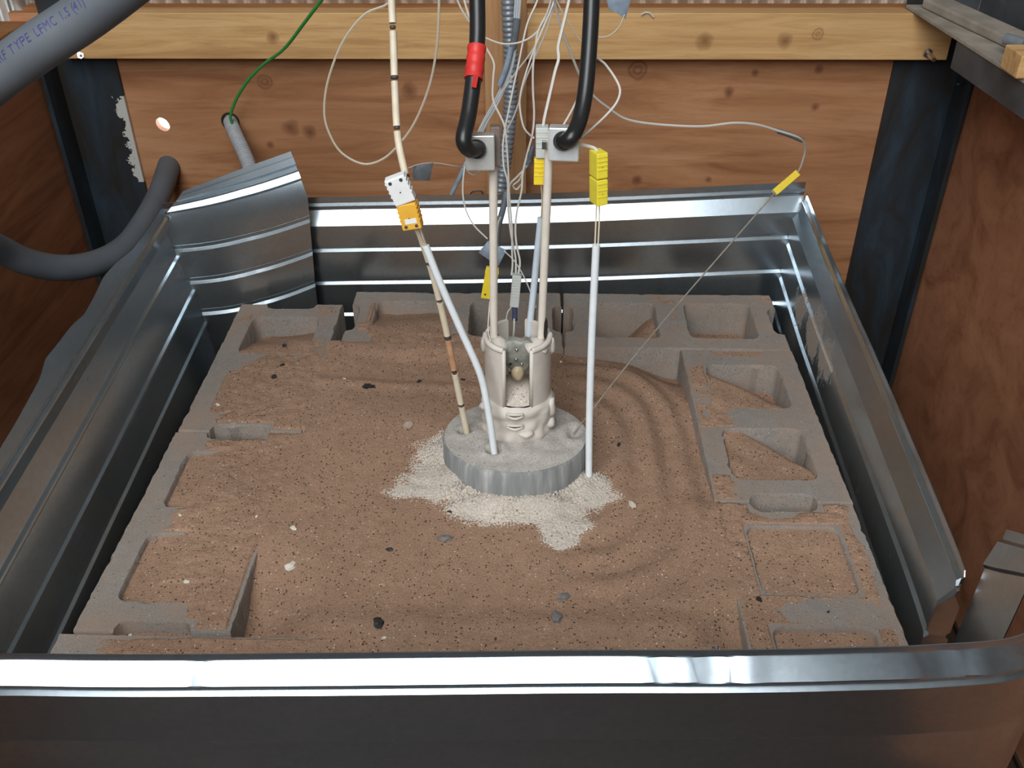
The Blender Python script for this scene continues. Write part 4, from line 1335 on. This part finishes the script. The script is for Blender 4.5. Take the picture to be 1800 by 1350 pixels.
wire('braided_wire', 'short thick wire from the right lug to the lemon yellow plug',
     [(1012, 252), (1030, 256), (1044, 260), (1051, 266)], 0.515, 0.50, 0.0021, n=20)
wire('braided_wire', 'thin wire from the grey tape flag to the taped bundle',
     [(716, 296), (740, 288), (770, 287), (800, 292), (815, 294)], 0.80, 0.90, 0.0009, n=30)
wire('braided_wire', 'thin sagging wire between the taped bundle and the left rod',
     [(822, 302), (833, 308), (845, 300), (860, 281)], 0.90, 0.60, 0.0011, n=20)
wire('braided_wire', 'wire from the taped bundle sagging down to the blue-grey tape',
     [(817, 292), (814, 318), (814, 345), (820, 372), (834, 397), (857, 420)], 0.90, 0.82, 0.0014, n=40)
wire('braided_wire', 'thin wire running right from the blue-grey tape behind the cream plug',
     [(886, 441), (900, 454), (912, 470), (925, 495), (935, 520), (942, 541)], 0.822, 0.75, 0.0011, n=30)
wire('tie_wire', None, [(861, 530), (859, 556), (858, 580), (862, 600)], 0.53, 0.50, 0.0008, n=20, parent=le_)
wire('braided_wire', 'frayed short wire tail beside the flexible conduit',
     [(932, 282), (923, 296), (908, 312), (898, 322), (894, 335)], 0.733, 0.74, 0.0017, n=24)
wire('braided_wire', 'second frayed wire tail beside the flexible conduit',
     [(924, 292), (913, 316), (902, 326), (908, 333), (918, 322)], 0.733, 0.74, 0.0014, n=24)
wire('string_loop', 'tiny white cord end curling on the pine beam at the right',
     [(1127, 26), (1134, 22), (1142, 23), (1149, 30)], 1.245, 1.245, 0.0016, n=12)
# taped wire bundle running from the top behind the left lug
tb = empty('wire_bundle', P(792, 343, y=0.94), 'blue-grey wire bundle partly taped, slanting down behind the left lug', 'wire bundle')
for k, dx in enumerate((-4, 0, 4)):
    wire('strand', None, [(912 + dx, -20), (909 + dx, 20), (904 + dx * .8, 80), (894 + dx * .7, 130), (872 + dx, 180), (850 + dx, 220), (832 + dx * .8, 262), (818 + dx * .6, 292), (804 + dx * .3, 320), (793 + dx * .1, 342)], 0.93, 0.94, 0.0018, M_wireb, 50, 6, parent=tb)
wire('tape_sleeve', None, [(909, 32), (906, 58), (901, 84)], 0.93, 0.93, 0.0060, M_tape, 12, 10, parent=tb)
wire('tape_sleeve', None, [(899, 82), (890, 118), (878, 150)], 0.928, 0.93, 0.0048, M_tapeb, 12, 10, parent=tb)
wire('tape_sleeve', None, [(818, 290), (806, 316), (794, 340)], 0.938, 0.94, 0.0042, M_tapeb, 12, 10, parent=tb)
# taped cable end below the conduit
te = tube('taped_cable', [P(890, 338, y=0.98), P(884, 368, y=0.96), P(877, 395, y=0.93), P(872, 440, y=0.86)], 0.0055, M_tape, n=20, seg=10)
tag(te, 'dark grey taped cable end running down from the flexible conduit', 'cable')
wire('braided_wire', 'short pale wire poking out of the dark taped cable end', [(880, 382), (875, 395), (873, 418), (870, 440)], 0.90, 0.83, 0.0017, n=16)
# grey tape strip by the wire knot
def flag(name, label, corners, y, mat, curl=0.004, parent=None):
    N = 8
    V_, F_ = [], []
    a, b, c, d = [P(*q[:2], y=(q[2] if len(q) > 2 else y)) for q in corners]
    for th in (0, 1):
        for j in range(N + 1):
            for i in range(N + 1):
                s, t = i / N, j / N
                p = a.lerp(b, s).lerp(d.lerp(c, s), t)
                p = p + V3((0, -1, 0.4)).normalized() * (curl * math.sin(s * math.pi) + 0.3 * curl * math.sin(t * 4) - th * 0.0008)
                V_.append(p)
    o = (N + 1) ** 2
    for j in range(N):
        for i in range(N):
            q = [j * (N + 1) + i, j * (N + 1) + i + 1, (j + 1) * (N + 1) + i + 1, (j + 1) * (N + 1) + i]
            F_.append(q); F_.append([k + o for k in q[::-1]])
    ring = [i for i in range(N + 1)] + [j * (N + 1) + N for j in range(1, N + 1)] + [N * (N + 1) + i for i in range(N - 1, -1, -1)] + [j * (N + 1) for j in range(N - 1, 0, -1)]
    for k in range(len(ring)):
        p, q = ring[k], ring[(k + 1) % len(ring)]
        F_.append([p, p + o, q + o, q])
    ob = mk(name, V_, F_, mat, parent, angle=40)
    if parent is None: tag(ob, label, 'tape')
    return ob
flag('tape_flag', 'dark grey tape flag stuck on the thin wire right of the white plug', [(725, 292), (762, 286), (755, 318), (726, 316)], 0.82, M_tape, 0.006)
flag('tape_flag', 'blue-grey diamond of tape behind the left electrode rod', [(841, 444), (858, 423), (890, 440), (876, 468)], 0.825, M_tapeb, 0.006)
flag('tape_flag', 'big grey tape patch hanging at the top right of the right black cable', [(1064, -14), (1112, -14), (1100, 33), (1070, 16)], 0.85, M_tapeb, 0.006)
flag('tape_flag', 'narrow grey tape strip slanting above the wire knot', [(928, 268), (943, 246), (936, 285), (922, 300)], 0.735, M_tape, 0.004)
# steel staple-like outline on the batten
tag(tube('wire_hook', [P(826, 343, y=1.29), P(831, 337, y=1.285), P(846, 336, y=1.285), P(849, 343, y=1.29)], 0.0015, M_rail, n=14, seg=6), 'small dark wire hook on the plywood above the back sheet', 'hook')
tag(tube('nail', [P(1702, 145, x=XR + 0.004), P(1684, 148, x=XR - 0.03)], 0.0022, M_rail, n=4, seg=6), 'bent nail at the top corner of the right plywood', 'nail')

# ================================================================ CHIPS AND PEBBLES
CH = [ # u, v, size, material, label, flatness
    (647, 680, 0.0095, M_blackchip, 'largest black chip on the sand left of the ceramic tube'),
    (666, 1096, 0.0085, M_blackchip, 'angular black chip near the front lip'),
    (685, 967, 0.0048, M_blackchip, 'small black chip on the sand in front of the disc'),
    (1334, 1054, 0.0050, M_blackchip, 'small dark chip beside the front right block'),
    (1456, 1076, 0.0030, M_blackchip, 'tiny dark bit on the bare top of the front right block'),
    (500, 608, 0.0052, M_blackchip, 'dark bit at the sandy mouth of the open back left cell'),
    (496, 642, 0.0048, M_blackchip, 'dark bit midway on the back left block'),
    (481, 663, 0.0056, M_blackchip, 'lowest of the three dark bits on the back left block'),
    (737, 671, 0.0050, M_blackchip, 'small dark bit between the black chip and the beaded tube'),
    (814, 668, 0.0045, M_blackchip, 'dark bit just right of the beaded tube'),
    (1088, 782, 0.0046, M_blackchip, 'dark bit on the sand right of the white tube'),
    (790, 900, 0.0042, M_blackchip, 'dark bit below the powder spill'),
    (718, 748, 0.0105, plain('pinkish_stone', (0.40, 0.30, 0.24), 0.85), 'pale pinkish stone left of the disc'),
    (783, 948, 0.0095, M_greychip, 'grey pebble in front of the powder spill'),
    (978, 1087, 0.0105, M_greychip, 'flat grey stone near the front lip'),
    (991, 1050, 0.0085, M_greychip, 'grey-brown stone half sunk above the flat grey stone'),
    (1111, 888, 0.0080, M_powder, 'round pale lump right of the powder spill'),
    (511, 997, 0.0080, M_palechip, 'biggest cream pebble on the front left sand'),
    (516, 929, 0.0050, M_palechip, 'flat cream chip above the biggest cream pebble'),
    (331, 1022, 0.0056, M_palechip, 'long cream chip in the front left cell'),
    (317, 906, 0.0032, M_palechip, 'tiny cream grain on the web of the front left block'),
    (451, 908, 0.0032, M_palechip, 'tiny cream grain on the sand right of the front left block'),
    (383, 712, 0.0044, M_palechip, 'cream grain on the back left block near the joint'),
    (228, 1121, 0.0060, M_palechip, 'cream flake at the edge of the front left row'),
    (676, 1121, 0.0038, M_palechip, 'cream flake beside the angular black chip'),
    (986, 636, 0.0030, M_palechip, 'tiny cream grain just right of the ceramic tube'),
    (605, 666, 0.0034, M_palechip, 'tiny cream grain left of the largest black chip'),
]
for i, (u, v_, r, m_, lab) in enumerate(CH):
    p = P(u, v_, z=0.0)
    for _ in range(3):
        z = sand_z(p.x, p.y)
        z = 0.0 if z is None else max(z, 0.0 if cover(p.x, p.y) < 0 and not (-0.3 < p.x < 0.3 and 0.15 < p.y < 0.8) and z > -0.008 else z)
        p = P(u, v_, z=z)
    R = Matrix.Rotation(i * 1.7, 3, 'Z') @ Matrix.Rotation(0.35 * math.sin(i * 2.1), 3, 'X')
    vv, ff = blob_vf((0, 0, 0), r, r * (0.55 + 0.25 * ((i * 37) % 10) / 10), r * 0.42, i + 50, 0.75, 1 if r < 0.0045 else 2, R)
    # angular facets
    vv = [p + V3((q.x, q.y, q.z + r * 0.18)) for q in vv]
    tag(mk('pebble' if m_ is not M_blackchip else 'black_chip', vv, ff, m_), lab, 'pebble' if m_ is not M_blackchip else 'chip', 'loose bits on the sand')

# repeats of one kind share a group
GROUPS = {'concrete block': 'ring of concrete blocks', 'metal sheet': 'galvanised sheets around the blocks', 'electrode': 'pair of electrode rods',
          'connector': 'plastic thermocouple plugs', 'thermocouple': 'ceramic thermocouple tubes', 'steel post': 'corner angle-iron posts'}
for o in list(COL.objects):
    if o.parent is None and 'group' not in o:
        if o.get('category') in GROUPS: o['group'] = GROUPS[o['category']]
        elif o.name.startswith('braided_wire'): o['group'] = 'thin hanging wires'
        elif o.name.startswith('tape_flag'): o['group'] = 'tape flags on the wires'
        elif o.name.startswith('black_cable'): o['group'] = 'thick black cables'
        elif o.name.startswith('flexible_conduit'): o['group'] = 'flexible conduits'
